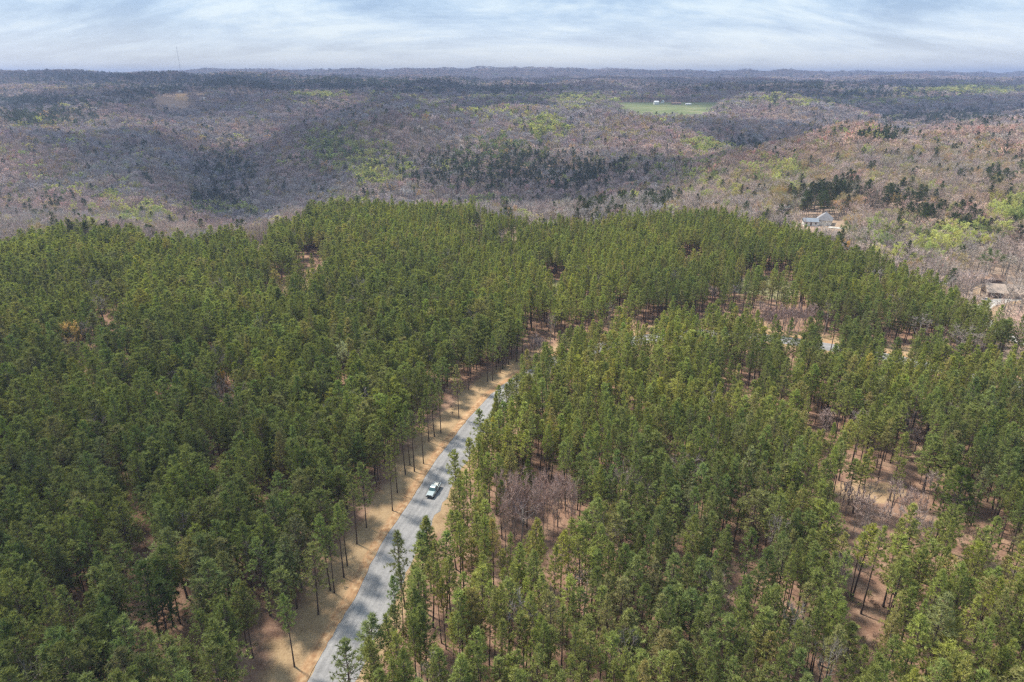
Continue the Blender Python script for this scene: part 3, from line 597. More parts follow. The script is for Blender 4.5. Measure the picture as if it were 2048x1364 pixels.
# ground that no line of sight from the drone's height can reach (well below the ridge lines) is left bare of trees
def hidden(x, y, z, h=26):
    m = np.zeros(len(x), bool)
    b0 = (z + h - CAM_H)/np.hypot(x, y)
    for f in np.linspace(.3, .97, 26):
        zz = terrain(x*f, y*f); m |= (zz + 4 - CAM_H)/(np.hypot(x, y)*f) > b0
    return m
ok = ~hidden(X, Y, Z); X, Y, Z, S = X[ok], Y[ok], Z[ok], S[ok]
SPE = species(X, Y, Z); n = len(X)
k = S/6.3
kinds = np.empty(n, object); tint = np.zeros((n, 3)); isfar = Y > 720
cl = fbm(X/90, Y/90, 61, 3)
for nm, nk, fk, base, v in (('bare', 'bare', 'far_bare', (.385,.33,.31), .19), ('tan', 'budding', 'far_leafy', (.36,.305,.205), .16), ('yell', 'leafy', 'far_leafy', (.41,.43,.17), .16), ('ever', 'bushy', 'far_pine', (.072,.098,.05), .18)):
    m = SPE == nm; kinds[m] = np.where(isfar[m], fk, nk); tint[m] = jitter_tint(base, m.sum(), v, .08)
b = SPE == 'bare'; r_ = G.uniform(0, 1, n)
tint[b & (cl > .56)] *= np.array([1.06, .975, .955]); tint[b & (cl < .43)] *= np.array([.93, .98, 1.03]); tint[b & (r_ < .10)] *= np.array([1.25, 1.2, 1.15]); tint[b & (r_ > .975)] *= np.array([1.2, .88, .84])
px0, _, _ = project(X, Y, Z + 13); tint[b & (px0 > 1350) & (Y < 1200)] *= np.array([1.12, 1.05, .98]); tint[b & (Y > 1000)] *= np.array([1.03, 1.03, 1.06]); tint[b & (Y <= 1000)] *= np.array([1.17, 1.14, 1.10]); tn = (SPE == 'tan'); tint[tn & (r_ < .3)] *= np.array([1.08, .93, .85]); tint[tn & (r_ > .8)] *= np.array([.95, 1.1, .8])  # nearer bare twigs tinted paler: the sunlit band is put into their colour
yl = (SPE == 'yell'); px_, py_, _ = project(X, Y, Z + 13); gm = yl & ((np.hypot((px_-1000)/110, (py_-310)/40) < 1) | (r_ < .25)); tint[gm] = jitter_tint((.19,.235,.10), gm.sum(), .15)
wd_ = np.where(kinds == 'bare', G.uniform(.8, 1.5, n), G.uniform(.8, 1.55, n))*np.where(k > 1, k**.92, 1.0)
wd_ = np.where(SPE == 'yell', wd_*1.15, wd_); ht_ = G.uniform(.72, 1.16, n)*np.minimum(k**.25, 1.5)
swap = (kinds == 'bare') & (px_ > 1400) & (r_ < .35); kinds[swap] = 'spread'
cls = np.array(['hard' if s in ('bare',) else s for s in SPE], object); cls[Y > 1150] = 'far'
# a second hardwood age class: thickets and lone bare trees inside the pine openings
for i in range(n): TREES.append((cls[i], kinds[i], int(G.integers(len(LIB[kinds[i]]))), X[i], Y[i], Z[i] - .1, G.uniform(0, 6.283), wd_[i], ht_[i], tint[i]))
SPECIAL = []                                                     # single trees the picture shows apart from the mass
def special(px, py, kind, hgt, wid, base, label, cat, name, group=None, top=True, jit=.03):
    p = unproject(px, py, hgt if top else 0); H0 = {'bare': 17, 'spread': 15, 'thicket': 10, 'leafy': 17.5, 'budding': 14, 'bushy': 17, 'slender': 18.5}[kind]
    SPECIAL.append((kind, p[0], p[1], tz(p[0], p[1]), wid, hgt/H0, np.clip(jitter_tint(base, 1, jit, .02)[0]*(1.0 if kind in ('bushy', 'slender') else 1.25 if kind == 'thicket' else 1.6), 0, .75), label, cat, name, group))
BR = (.20,.165,.155)
special(1932, 655, 'spread', 13, 1.0, (.23,.195,.18), 'broad leafless tree with a fan of pale grey branches among the right pines', 'tree', 'bare_tree')
special(138, 645, 'budding', 14, .85, (.40,.27,.13), 'round pale orange budding tree alone among the left pines', 'tree', 'budding_tree')
special(168, 640, 'bare', 14, .8, (.21,.17,.15), 'thin leafless tree right beside the pale orange budding tree', 'tree', 'bare_tree')
special(440, 742, 'budding', 12, .45, (.36,.22,.08), 'small orange brown tree poking out of the dark left pines', 'tree', 'budding_tree')
special(682, 682, 'leafy', 17, .75, (.24,.255,.165), 'pale silvery green tree rising out of the dark pines left of the road', 'tree', 'pale_tree')
special(195, 588, 'bare', 15, .9, (.25,.22,.20), 'pale grey leafless tree in the far left pines above the orange tree', 'tree', 'bare_tree')
special(165, 530, 'bare', 14, .9, (.20,.165,.16), 'greyish leafless tree in the far left pines near the back edge', 'tree', 'bare_tree')
special(1690, 480, 'budding', 13, .8, (.40,.26,.11), 'orange budding tree at the back edge of the pines below the house', 'tree', 'budding_tree')
special(1756, 535, 'bare', 14, .9, (.33,.30,.29), 'whitish grey leafless tree in the pines right of the grass opening', 'tree', 'bare_tree')
special(1470, 570, 'bare', 10, .75, (.27,.25,.25), 'small silver grey leafless tree left of the grass opening', 'tree', 'bare_tree')
special(1428, 570, 'bare', 12, .85, (.22,.175,.165), 'brownish leafless tree beside the small silver grey one', 'tree', 'bare_tree')
special(1518, 600, 'bare', 11, .7, (.22,.175,.16), 'brownish leafless tree just below the grass opening', 'tree', 'bare_tree')
special(1848, 625, 'bare', 15, 1.1, (.22,.185,.175), 'leafless grey brown twiggy tree left of the broad fan shaped tree', 'tree', 'bare_tree')
special(1885, 650, 'thicket', 10, 1.1, (.23,.17,.15), 'reddish brown bare sapling close on the left of the broad fan shaped tree', 'tree', 'bare_tree')
special(1655, 823, 'thicket', 9, 1.3, (.25,.19,.175), 'small round leafless tree in the gap on the right between pines', 'tree', 'bare_tree')
special(1830, 855, 'thicket', 9, 1.0, (.22,.165,.15), 'low bare bush in the brushy gap of the right pines', 'bush', 'bare_bush')
special(955, 425, 'slender', 19, 1.0, (.06,.08,.035), 'dark pine standing above the back edge of the pines left of centre', 'tree', 'pine_tree')
special(140, 432, 'bushy', 20, 1.35, (.035,.052,.026), 'tall dark pine, biggest of those on the back edge at far left', 'tree', 'pine_tree')
special(165, 440, 'bushy', 19, 1.2, (.035,.052,.026), 'tall dark pine right behind the biggest one on the far left edge', 'tree', 'pine_tree')
special(1940, 945, 'bushy', 20, 1.75, (.105,.135,.04), 'big bright green pine above the red clearing on the right', 'tree', 'pine_tree')
special(285, 1130, 'bushy', 17.5, 1.4, (.085,.115,.045), 'large bright pine with layered boughs in the dark lower left', 'tree', 'pine_tree')
special(310, 1172, 'bushy', 15.5, 1.25, (.080,.108,.045), 'bright pine directly below the large layered one at lower left', 'tree', 'pine_tree')
special(1055, 925, 'slender', 17, 1.0, (.135,.16,.045), 'yellow green pine at the back of the bare brown opening', 'tree', 'pine_tree')
special(1003, 962, 'slender', 15, .8, (.14,.165,.045), 'small yellow green pine left of the bare brown opening', 'tree', 'pine_tree')
for i in range(22):
    special(1008 + 22*(i % 7) + G.uniform(-9, 9), 946 + 14*(i // 7) + G.uniform(-6, 6), 'thicket', G.uniform(11.5, 15), .72, (.40,.285,.245), 'reddish brown leafless tree crowded in the bare opening right of the road', 'tree', 'bare_tree', 'leafless trees in the bare opening right of the road')
for i in range(10):
    special(1530 + 11*i + G.uniform(-4, 4), 610 + 5*(i % 3), 'thicket', G.uniform(10, 12), 1.2, (.28,.20,.18), 'brown leafless tree in the dark clump beyond the far bend of road', 'tree', 'bare_tree', 'brown leafless clump beyond the far bend')
for i in range(11):
    special(1700 + 22*(i % 9) + G.uniform(-9, 9), 962 + 17*(i % 4) + (-18 if i % 9 > 5 else 0), 'thicket', G.uniform(7, 11), .8, (.34,.26,.235), 'greyish brown leafless sapling in the brushy gap among the right pines', 'tree', 'bare_tree', 'leafless saplings in the brushy gap')
for i in range(3):
    special(1068 + 6*i, 672 + 3*i, 'thicket', 8, .9, (.24,.19,.18), 'greyish sapling in the narrow gap beyond the end of the visible road', 'tree', 'bare_tree', 'saplings beyond the visible road end')
for i, (px, py) in enumerate([(1600,375),(1622,370),(1645,372),(1664,378),(1682,390),(1690,402),(1575,372)]):
    p = ray_ground(px, py + 40); SPECIAL.append(('bushy', p[0], p[1], p[2], 1.25, 1.05, jitter_tint((.042,.058,.033), 1, .08)[0], 'tall dark pine in the clump standing behind the grey roofed house', 'tree', 'pine_tree', 'dark pines behind the grey roofed house'))
p = ray_ground(1560, 415); SPECIAL.append(('budding', p[0], p[1], p[2], .95, 1.2, np.array((.36,.235,.075)), 'golden orange budding tree just behind the small pale roofed shed', 'tree', 'budding_tree', None))
def sapling(px, py, tintv, label, hgt):
    p = ray_ground(px, py); SPECIAL.append(('budding', p[0], p[1], p[2], .6, hgt/14, np.array(tintv), label, 'tree', 'budding_tree', None))
sapling(1668, 433, (.17,.22,.07), 'small green bush tree close behind the grey roofed house', 7)
sapling(1708, 432, (.42,.27,.13), 'pale orange sapling right of the grey roofed house', 8)

# ------------------------------------------------------------------ standing the trees: nearest ones one by one, the rest as woods
def near_special(t):
    return False
SX = np.array([s[1] for s in SPECIAL]); SY = np.array([s[2] for s in SPECIAL]); SH = np.array([s[5]*{'bare':17,'spread':15,'thicket':10,'leafy':17.5,'budding':14,'bushy':17,'slender':18.5}[s[0]] for s in SPECIAL]); SWd = np.array([{'spread':5,'budding':4,'leafy':3}.get(s[0], 2.6)*s[4] for s in SPECIAL])
def crowds_special(x, y):
    r = math.hypot(x, y); ux, uy = x/r, y/r
    dx, dy = SX - x, SY - y; along = dx*ux + dy*uy; across = np.abs(dx*uy - dy*ux)
    gap = np.clip((19.0 - SH*.72)*r/CAM_H*1.05 + 2.0, 3, 26)
    return bool(np.any((across < SWd + .9) & (along > -2.2) & (along < gap)))
keepT = []
for t in TREES:
    if t[0] == 'pine' and crowds_special(t[3], t[4]): continue
    if t[0] in ('hard', 'yell', 'tan', 'ever') and np.any(np.hypot(SX - t[3], SY - t[4]) < 3): continue
    keepT.append(t)
TREES = keepT
LAB = {}
def where_phrase(px, py):
    h = 'at the far left' if px < 260 else 'at left' if px < 560 else 'left of the road' if px < 800 else 'just right of the road' if px < 1050 else 'right of centre' if px < 1350 else 'at right' if px < 1700 else 'at the far right'
    v = 'along the bottom edge' if py > 1280 else 'near the bottom' if py > 1130 else 'in the lower part' if py > 980 else 'level with the truck' if py > 860 else 'towards the middle'
    return v, h
def lean(rot): a = .045*math.sin(rot*13)**2; return (a*math.cos(rot*7), a*math.sin(rot*7), rot)
def stand(kind, var, x, y, z, rot, sx, sz, tint, name, label, cat, group):
    H0 = {'spread': 1.2}.get(kind, 1)
    e = empty(name, (x, y, z), rot, (sx, sx, sz)); e.rotation_euler = lean(rot); tag(e, label, cat, group)
    tm, cm, _ = LIB[kind][var]
    for nm, me in (('trunk', tm), ('crown', cm)):
        o = link(nm, me, e); o['tint'] = [float(c) for c in tint]
    return e
def size_in_picture(t):
    px, py, dep = project(t[3], t[4], t[5] + 13*t[8]); inside = (8 < px < 2040) and (0 < py < 1352)
    return (1.0/float(dep)) if inside else -1
idx_p = [i for i, t in enumerate(TREES) if t[0].startswith('pine')]
idx_h = [i for i, t in enumerate(TREES) if t[0] in ('hard', 'hardin')]
idx_y = [i for i, t in enumerate(TREES) if t[0] == 'yell']
idx_t = [i for i, t in enumerate(TREES) if t[0] == 'tan']
idx_e = [i for i, t in enumerate(TREES) if t[0] == 'ever']
n_pine_special = sum(1 for s in SPECIAL if s[8 + 1] == 'pine_tree')
def best(idx, n, first=()):
    sc = [(10 if TREES[i][0] in first else size_in_picture(TREES[i]), i) for i in idx]; sc = [q for q in sc if q[0] > 0]; sc.sort(reverse=True)
    return [i for _, i in sc[:n]]
chosen = set()
n_bare_special = sum(1 for s in SPECIAL if s[9] in ('bare_tree',))
CH = [(best(idx_p, 300 - n_pine_special, ('pine_left', 'pine_right')), 'pine_tree'), (best(idx_h, 300 - n_bare_special), 'bare_tree'), (best(idx_y, 150), 'leafing_tree'), (best(idx_t, 120), 'budding_tree'), (best(idx_e, 110), 'evergreen_tree')]
for s in SPECIAL:
    kind, x, y, z, wid, hs, tint, label, cat, name, group = s
    stand(kind, int(G.integers(len(LIB[kind]))), x, y, z, G.uniform(0, 6.28), wid, hs, tint, name, label, cat, group)
ORD = ['first', 'second', 'third', 'fourth', 'fifth', 'sixth', 'seventh', 'eighth', 'ninth', 'tenth', 'eleventh', 'twelfth', 'thirteenth', 'fourteenth', 'fifteenth', 'sixteenth', 'seventeenth', 'eighteenth', 'nineteenth', 'twentieth', 'twenty first']
nl = 0; nr_ = 0
RLAB = ['tall wide crowned pine overhanging the gravel at the bottom of the road', 'round crowned pine at the bottom frame edge overhanging the left side of the gravel', 'tall pine at the right road shoulder with a pair of trunks beside it', 'slim pine right of the tall shoulder pine, on the straw', 'pine behind the pair of slim trunks on the right shoulder', 'thinnest pine of the cluster on the right road shoulder',
        'slim pale green pine on the straw shoulder above the bottom pines', 'short pale pine between the shoulder straw and the bottom pines', 'small slim pine on the yellow straw shoulder right of the gravel']
for lst, name in CH:
    for i in lst:
        chosen.add(i); c, kind, var, x, y, z, rot, sx, sz, tint = TREES[i]
        px, py, _ = project(x, y, z + 13*sz); v, h = where_phrase(float(px), float(py))
        if c == 'pine_left':
            lab = 'pine on the tan strip, %s from the bottom along the left road edge' % ORD[nl] if nl < 21 else None; nl += 1; grp = 'pines lining the left edge of the road'
        elif c == 'pine_right':
            lab = RLAB[nr_]; nr_ += 1; grp = 'pines on the right shoulder of the road'
        elif c == 'pine':
            look = 'bushy dark green pine' if kind == 'bushy' else 'slender bare trunked pine'
            lab = '%s %s, %s' % (look, v, h); grp = lab.replace('pine', 'pines', 1)
        elif c == 'hard':
            lab = 'leafless grey %s tree on the %s wooded slope' % ('broad crowned' if kind == 'spread' else 'narrow', 'right hand' if px > 1450 else 'middle' if px > 700 else 'left hand'); grp = lab.replace('tree', 'trees', 1)
        elif c == 'hardin':
            lab = 'thin leafless grey tree standing among the pines, %s' % h; grp = lab.replace('tree', 'trees', 1)
        elif c == 'yell':
            lab = 'fresh %s leafing tree on the %s wooded slope' % ('yellow green' if tint[0] > .15 else 'mid green', 'right hand' if px > 1450 else 'middle' if px > 700 else 'left hand'); grp = lab.replace('tree', 'trees', 1)
        elif c == 'tan':
            lab = 'tan budding tree among leafless trees on the %s slope' % ('right hand' if px > 1450 else 'middle' if px > 700 else 'left hand'); grp = lab.replace('tree', 'trees', 1)
        else:
            lab = 'dark evergreen among leafless trees on the %s slope' % ('right hand' if px > 1450 else 'middle' if px > 700 else 'left hand'); grp = lab.replace('evergreen', 'evergreens', 1)
        stand(kind, var, x, y, z, rot, sx, sz, tint, name, lab, 'tree', grp)

lib_col = {}
def wood(name, label, cat, items):
    """one object: a cloud of points, each carrying a tree"""
    kinds_ = sorted({t[1] for t in items}); col = bpy.data.collections.new(name + ' kinds'); index = {}; q = 0
    for kd in kinds_:
        for v, m in enumerate(LIB[kd]):
            o = bpy.data.objects.new('tree_%03d' % q, m[2]); col.objects.link(o); index[(kd, v)] = q; q += 1
    P = np.array([[t[3], t[4], t[5]] for t in items], np.float32)
    me = bpy.data.meshes.new(name); me.vertices.add(len(P)); me.vertices.foreach_set('co', P.ravel())
    def attr(nm, ty, fld, arr): a = me.attributes.new(nm, ty, 'POINT'); a.data.foreach_set(fld, np.asarray(arr).ravel())
    attr('which', 'INT', 'value', np.array([index[(t[1], t[2])] for t in items], np.int32))
    attr('turn', 'FLOAT_VECTOR', 'vector', np.array([lean(t[6]) for t in items], np.float32))
    attr('size', 'FLOAT_VECTOR', 'vector', np.array([[t[7], t[7], t[8]] for t in items], np.float32))
    attr('tint', 'FLOAT_VECTOR', 'vector', np.array([t[9] for t in items], np.float32))
    o = link(name, me); tag(o, label, cat, None, 'stuff')
    ng = bpy.data.node_groups.new(name, 'GeometryNodeTree')
    ng.interface.new_socket('Geometry', in_out='INPUT', socket_type='NodeSocketGeometry'); ng.interface.new_socket('Geometry', in_out='OUTPUT', socket_type='NodeSocketGeometry')
    N = ng.nodes; L = ng.links; gi = N.new('NodeGroupInput'); go = N.new('NodeGroupOutput')
    ci = N.new('GeometryNodeCollectionInfo'); ci.inputs[0].default_value = col; ci.inputs['Separate Children'].default_value = True; ci.inputs['Reset Children'].default_value = True
    ip = N.new('GeometryNodeInstanceOnPoints'); ip.inputs['Pick Instance'].default_value = True
    def named(nm, ty): a = N.new('GeometryNodeInputNamedAttribute'); a.data_type = ty; a.inputs['Name'].default_value = nm; return a.outputs['Attribute']
    er = N.new('FunctionNodeEulerToRotation'); L.new(named('turn', 'FLOAT_VECTOR'), er.inputs[0])
    L.new(gi.outputs[0], ip.inputs['Points']); L.new(ci.outputs[0], ip.inputs['Instance']); L.new(named('which', 'INT'), ip.inputs['Instance Index'])
    L.new(er.outputs[0], ip.inputs['Rotation']); L.new(named('size', 'FLOAT_VECTOR'), ip.inputs['Scale']); L.new(ip.outputs[0], go.inputs[0])
    o.modifiers.new('wood', 'NODES').node_group = ng
    return o
ux, uy = grid_points(-330, 300, 62, 420, 2.3)
um = in_pines(ux, uy) & in_frame(ux, uy, 0, 2, 40, 30); ux, uy = ux[um], uy[um]
ud, us = dist_line(ux, uy, ROAD_C); ue = ud - ROAD_W/2
un = fbm(ux/9, uy/9, 91, 3); um = (ue > 3.2) & (G.uniform(0, 1, len(ux)) < np.where(clear_mask(ux, uy, 1.2), .85, .22)*np.clip((un - .38)*5, 0, 1)) & ~((us > 0) & (ue < 11) & (G.uniform(0, 1, len(ux)) < .45))
ux, uy = ux[um], uy[um]; nu_ = len(ux); ut = jitter_tint((.24,.165,.12), nu_, .25); gm_ = G.uniform(0, 1, nu_) < .25; ut[gm_] = jitter_tint((.16,.17,.07), gm_.sum(), .2)
UNDER = [('low', 'thicket', int(G.integers(3)), ux[i], uy[i], 0.0, G.uniform(0, 6.28), G.uniform(.22, .5), G.uniform(.10, .24), ut[i]) for i in range(nu_)]
wood('undergrowth', 'low brown brush and dead stalks on the forest floor between the pines', 'brush', UNDER)
rest = [t for i, t in enumerate(TREES) if i not in chosen]
wood('pine_forest', 'planted pine forest filling the middle ground beyond the nearest trees', 'forest', [t for t in rest if t[0].startswith('pine')])
wood('hardwood_forest', 'leafless grey brown hardwood forest with green patches covering the nearer slopes', 'forest', [t for t in rest if t[0] in ('hard', 'hardin', 'yell', 'tan', 'ever')])
wood('distant_forest', 'hazy distant woods rolling away to the horizon', 'forest', [t for t in rest if t[0] == 'far'])
print('TREES', len(TREES), 'pines', len(idx_p), 'hard', len(idx_h), len(idx_y), len(idx_t), len(idx_e), 'far', sum(t[0] == 'far' for t in TREES))

# ------------------------------------------------------------------ vehicles
M_SILVER = mat_plain('pale silver paint', (.40,.46,.48), .3, .3, .04, 2, .6); M_WHITEP = mat_plain('white paint', (.78,.78,.77), .3, 0, .03, 2, .5)
M_GLASS = mat_plain('tinted glass', (.05,.10,.11), .06, 0, .1, 2, .3); M_RUBBER = mat_plain('tyre rubber', (.025,.025,.027), .9); M_RIM = mat_plain('alloy rim', (.45,.46,.48), .35, .8)
M_DARKP = mat_plain('black trim', (.03,.03,.033), .6); M_LAMP = mat_plain('clear lamp', (.75,.77,.78), .12); M_BEDL = mat_plain('pale bed liner', (.56,.55,.52), .7)
def ring(y, hw, z0, z1, inset=.0, r=.12):
    return [(-hw, y, z0 + r), (-hw + r*.5, y, z0), (hw - r*.5, y, z0), (hw, y, z0 + r), (hw - inset, y, z1 - r), (hw - inset - r, y, z1), (-hw + inset + r, y, z1), (-hw + inset, y, z1 - r)]
def wheel(x, y, r, w, parent):
    o = MB().tube((x - w/2, y, r), (x + w/2, y, r), r, r, 18).build('wheel', M_RUBBER, parent, .03)
    s = 1 if x > 0 else -1
    MB().tube((x + s*(w/2 - .01), y, r), (x + s*(w/2 + .015), y, r), r*.62, r*.55, 14).build('rim', M_RIM, o)
def pickup(loc, rz):
    t = empty('pickup_truck', loc, rz); tag(t, 'pale silver pickup truck with open white bed, stopped on the gravel road', 'truck')
    b = MB(); b.loft([ring(-2.80, .84, .42, .86, .04), ring(-2.72, .93, .38, 1.00, .05), ring(-1.6, .97, .36, 1.12, .06), ring(-1.15, .97, .36, 1.16, .05), ring(.75, .97, .36, 1.17, .05), ring(.82, .97, .36, 1.12, .05)])
    b.build('body', M_SILVER, t, .03)
    c = MB(); c.loft([ring(-.62, .80, 1.12, 1.74, .16, .08), ring(-.35, .86, 1.12, 1.86, .17, .08), ring(.45, .86, 1.12, 1.86, .17, .08), ring(.74, .84, 1.12, 1.72, .18, .08)]); c.build('cab', M_SILVER, t, .03)
    MB().add([(-.80,-1.22,1.17),(.80,-1.22,1.17),(.63,-.50,1.79),(-.63,-.50,1.79),(-.80,-1.14,1.12),(.80,-1.14,1.12),(.63,-.42,1.74),(-.63,-.42,1.74)], [(0,1,2,3),(7,6,5,4),(0,4,5,1),(1,5,6,2),(2,6,7,3),(3,7,4,0)]).build('windshield', M_GLASS, t)
    for s in (-1, 1):
        x = .868*s; MB().add([(x,-.55,1.22),(x,.62,1.22),(x-.115*s,.52,1.68),(x-.115*s,-.34,1.68),(x+.012*s,-.55,1.22),(x+.012*s,.62,1.22),(x-.10*s,.52,1.68),(x-.10*s,-.34,1.68)], [(0,1,2,3),(7,6,5,4),(0,4,5,1),(1,5,6,2),(2,6,7,3),(3,7,4,0)]).build('side_window', M_GLASS, t)
        MB().box(min(.95*s,1.16*s), max(.95*s,1.16*s), -.72, -.62, 1.16, 1.34).build('wing_mirror', M_DARKP, t, .02)
        MB().box(min(.56*s,.88*s), max(.56*s,.88*s), -2.83, -2.70, .72, .88).build('headlight', M_LAMP, t, .02)
        MB().box(min(.955*s,.985*s), max(.955*s,.985*s), -.55, .30, .55, 1.08).build('door', M_SILVER, t, .01)
    MB().box(-.54, .54, -2.84, -2.76, .62, .90).build('grille', M_DARKP, t, .02); MB().box(-.95, .95, -2.95, -2.72, .36, .58).build('bumper', M_DARKP, t, .05)
    bd = MB(); bd.box(-.95, .95, .84, 2.72, .50, .66).box(-.97, -.84, .84, 2.72, .66, 1.18).box(.84, .97, .84, 2.72, .66, 1.18); bd.build('bed', M_SILVER, t, .02)
    MB().box(-.97, .97, 2.73, 2.82, .55, 1.16).build('tailgate', M_SILVER, t, .02)
    for (x, y) in ((-.86,-1.95),(.86,-1.95),(-.86,1.75),(.86,1.75)): wheel(x, y, .38, .26, t)
    q = MB().box(-.70, .55, 1.25, 2.62, .662, 1.10).build('crate', M_BEDL, None, .04); q.location = loc; q.rotation_euler = (0, 0, rz); tag(q, 'pale boxy load sitting in the bed of the silver pickup', 'crate')
    l = MB().tube((.30, 1.0, .66), (.70, 2.5, 1.32), .07, .07, 6).tube((.05,1.0,.66),(.52,2.5,1.36),.05,.05,6).build('timber_bundle', M_DARKP); l.location = loc; l.rotation_euler = (0, 0, rz); tag(l, 'dark lengths of pipe leaning out of the pickup bed', 'pipes')
def car(loc, rz, label):
    t = empty('parked_car', loc, rz); tag(t, label, 'car', )
    b = MB(); b.loft([ring(-2.2, .78, .35, .72, .04), ring(-2.0, .86, .30, .85, .05), ring(-.9, .90, .28, .98, .06), ring(1.4, .90, .28, 1.02, .06), ring(2.1, .84, .32, .92, .05)]); b.build('body', M_WHITEP, t, .03)
    c = MB(); c.loft([ring(-.9, .76, .96, 1.02, .02, .03), ring(-.3, .80, .96, 1.50, .16, .08), ring(1.2, .80, .96, 1.50, .16, .08), ring(1.9, .74, .96, 1.05, .05, .03)]); c.build('cab', M_GLASS, t)
    MB().box(-.6, .6, -.25, 1.15, 1.492, 1.53).build('roof', M_WHITEP, t, .01)
    for (x, y) in ((-.8,-1.35),(.8,-1.35),(-.8,1.35),(.8,1.35)): wheel(x, y, .33, .22, t)
pickup((-19.3, 143.2, .16), -math.atan2(.27, 1))
for (px, py, rz, lab) in ((1883,568,.4,'small white car half hidden by pines at the edge of the right hand woods'), (1972,602,1.2,'white car parked in the yard below the brown roofed house')):
    p = ray_ground(px, py); car((p[0], p[1], p[2]), rz, lab)

# ------------------------------------------------------------------ houses, barns, masts
M_GREYROOF = mat_plain('grey shingles', (.24,.235,.25), .9, 0, .2, 1.2); M_BLUEROOF = mat_plain('blue grey metal roof', (.20,.225,.26), .6, .2, .1, .8); M_WALL = mat_plain('white siding', (.72,.71,.68), .8, 0, .05, .6)
M_PALEROOF = mat_plain('pale metal roof', (.62,.68,.66), .5, .1, .06, .5); M_BROWNROOF = mat_plain('brown shingles', (.30,.19,.135), .9, 0, .3, 1.0); M_TANROOF = mat_plain('tan shingles', (.36,.285,.235), .9, 0, .25, 1.4); M_BROWNWALL = mat_plain('brown boards', (.16,.12,.10), .9, 0, .2, 1.0)
M_REDROOF = mat_plain('red roof', (.38,.14,.10), .8, 0, .15, .5); M_WIN = mat_plain('window glass', (.04,.05,.06), .08); M_WHITEROOF = mat_plain('white roof', (.74,.74,.75), .7, 0, .05, .5); M_STEEL = mat_plain('weathered steel', (.20,.20,.215), .6, .4)
def roof_mesh(w, d, h, rh, ov, hip, th=.22):
    W, D_ = w/2 + ov, d/2 + ov; rl = W - (hip*W if hip else 0)
    top = [(-W,-D_,h),(W,-D_,h),(W,D_,h),(-W,D_,h),(-rl,0,h+rh),(rl,0,h+rh)]; bot = [(x, y, z - th) for x, y, z in top]
    f = [(0,1,5,4),(1,2,5),(2,3,4,5),(3,0,4)]
    fb = [tuple(6 + i for i in reversed(q)) for q in f]; sk = [(0,6,7,1),(1,7,8,2),(2,8,9,3),(3,9,6,0)]
    return MB().add(top + bot, f + fb + [tuple(reversed(q)) for q in sk])
def building(name, label, cat, loc, w, d, h, rh, roof, wall, rz=0.0, hip=0.0, ov=.45, windows=3, door=True, group=None, chimney=False):
    t = empty(name, loc, rz); tag(t, label, cat, group)
    m = MB(); m.box(-w/2, w/2, -d/2, d/2, -2.5, h - .23)
    if not hip:
        for s in (-1, 1):
            x = s*(w/2 - .1); m.loft([[(x-.1,-d/2+.05,h-.23),(x-.1,d/2-.05,h-.23),(x-.1,0,h+rh*.93-.23)],[(x+.1,-d/2+.05,h-.23),(x+.1,d/2-.05,h-.23),(x+.1,0,h+rh*.93-.23)]])
    m.build('wall', wall, t); ro = roof_mesh(w, d, h, rh, ov, hip).build('roof', roof, t)
    if chimney: MB().box(w*.18, w*.18 + .9, .2, 1.0, h + rh*.3, h + rh + .9).build('chimney', M_BROWNWALL, ro)
    for i in range(windows):
        x = -w/2 + w*(i + .5)/windows
        if door and i == windows//2: MB().box(x-.5, x+.5, -d/2-.05, -d/2+.02, 0.02, 2.1).build('door', M_BROWNWALL, t); continue
        f = MB().box(x-.7, x+.7, -d/2-.06, -d/2+.02, .9, 2.1).build('window', M_WHITEP, t); MB().box(x-.6, x+.6, -d/2-.08, -d/2-.062, 1.0, 2.0).build('pane', M_WIN, f)
    return t
hp = ray_ground(1652, 452)
hx, hy, hz = hp
H_ = building('house', 'large white house with a steep grey shingle roof behind the pines at right', 'house', (hx + 1.5, hy + 7, hz), 11, 9.5, 3.4, 4.6, M_GREYROOF, M_WALL, R(62), .35, .6, 4, True, None, True)
building('garage', 'low blue grey roofed garage standing left of the grey roofed house', 'garage', (hx - 9, hy + 5, hz), 9, 7, 2.6, 2.0, M_BLUEROOF, M_WALL, R(-12), 0, .5, 3, True)
p = ray_ground(1570, 424); building('shed', 'small shed with a pale greenish white roof at the back edge of the pines', 'shed', (p[0], p[1], p[2] + 1.5), 7, 5, 2.4, 1.4, M_PALEROOF, M_BROWNWALL, R(8), 0, .5, 1, True)
p = ray_ground(2004, 592); building('farm_house', 'low house with a long tan shingle roof in the bare woods at the right edge', 'house', (p[0], p[1], p[2]), 15, 8, 2.6, 3.2, M_TANROOF, M_BROWNWALL, R(-14), 0, .8, 4, True)
p = ray_ground(1984, 568); building('shed', 'grey brown roofed shed behind the tan roofed house at the right edge', 'shed', (p[0], p[1] + 3, p[2]), 11, 6, 2.4, 2.0, M_BROWNROOF, M_BROWNWALL, R(-20), 0, .5, 2, True)
def far_b(px, py, w, d, h, rh, roof, wall, rz, label, name='house', cat='house'):
    p = ray_ground(px, py); building(name, label, cat, (p[0], p[1], p[2] + .3), w, d, h, rh, roof, wall, R(rz), 0, .4, 3, True)
    return p
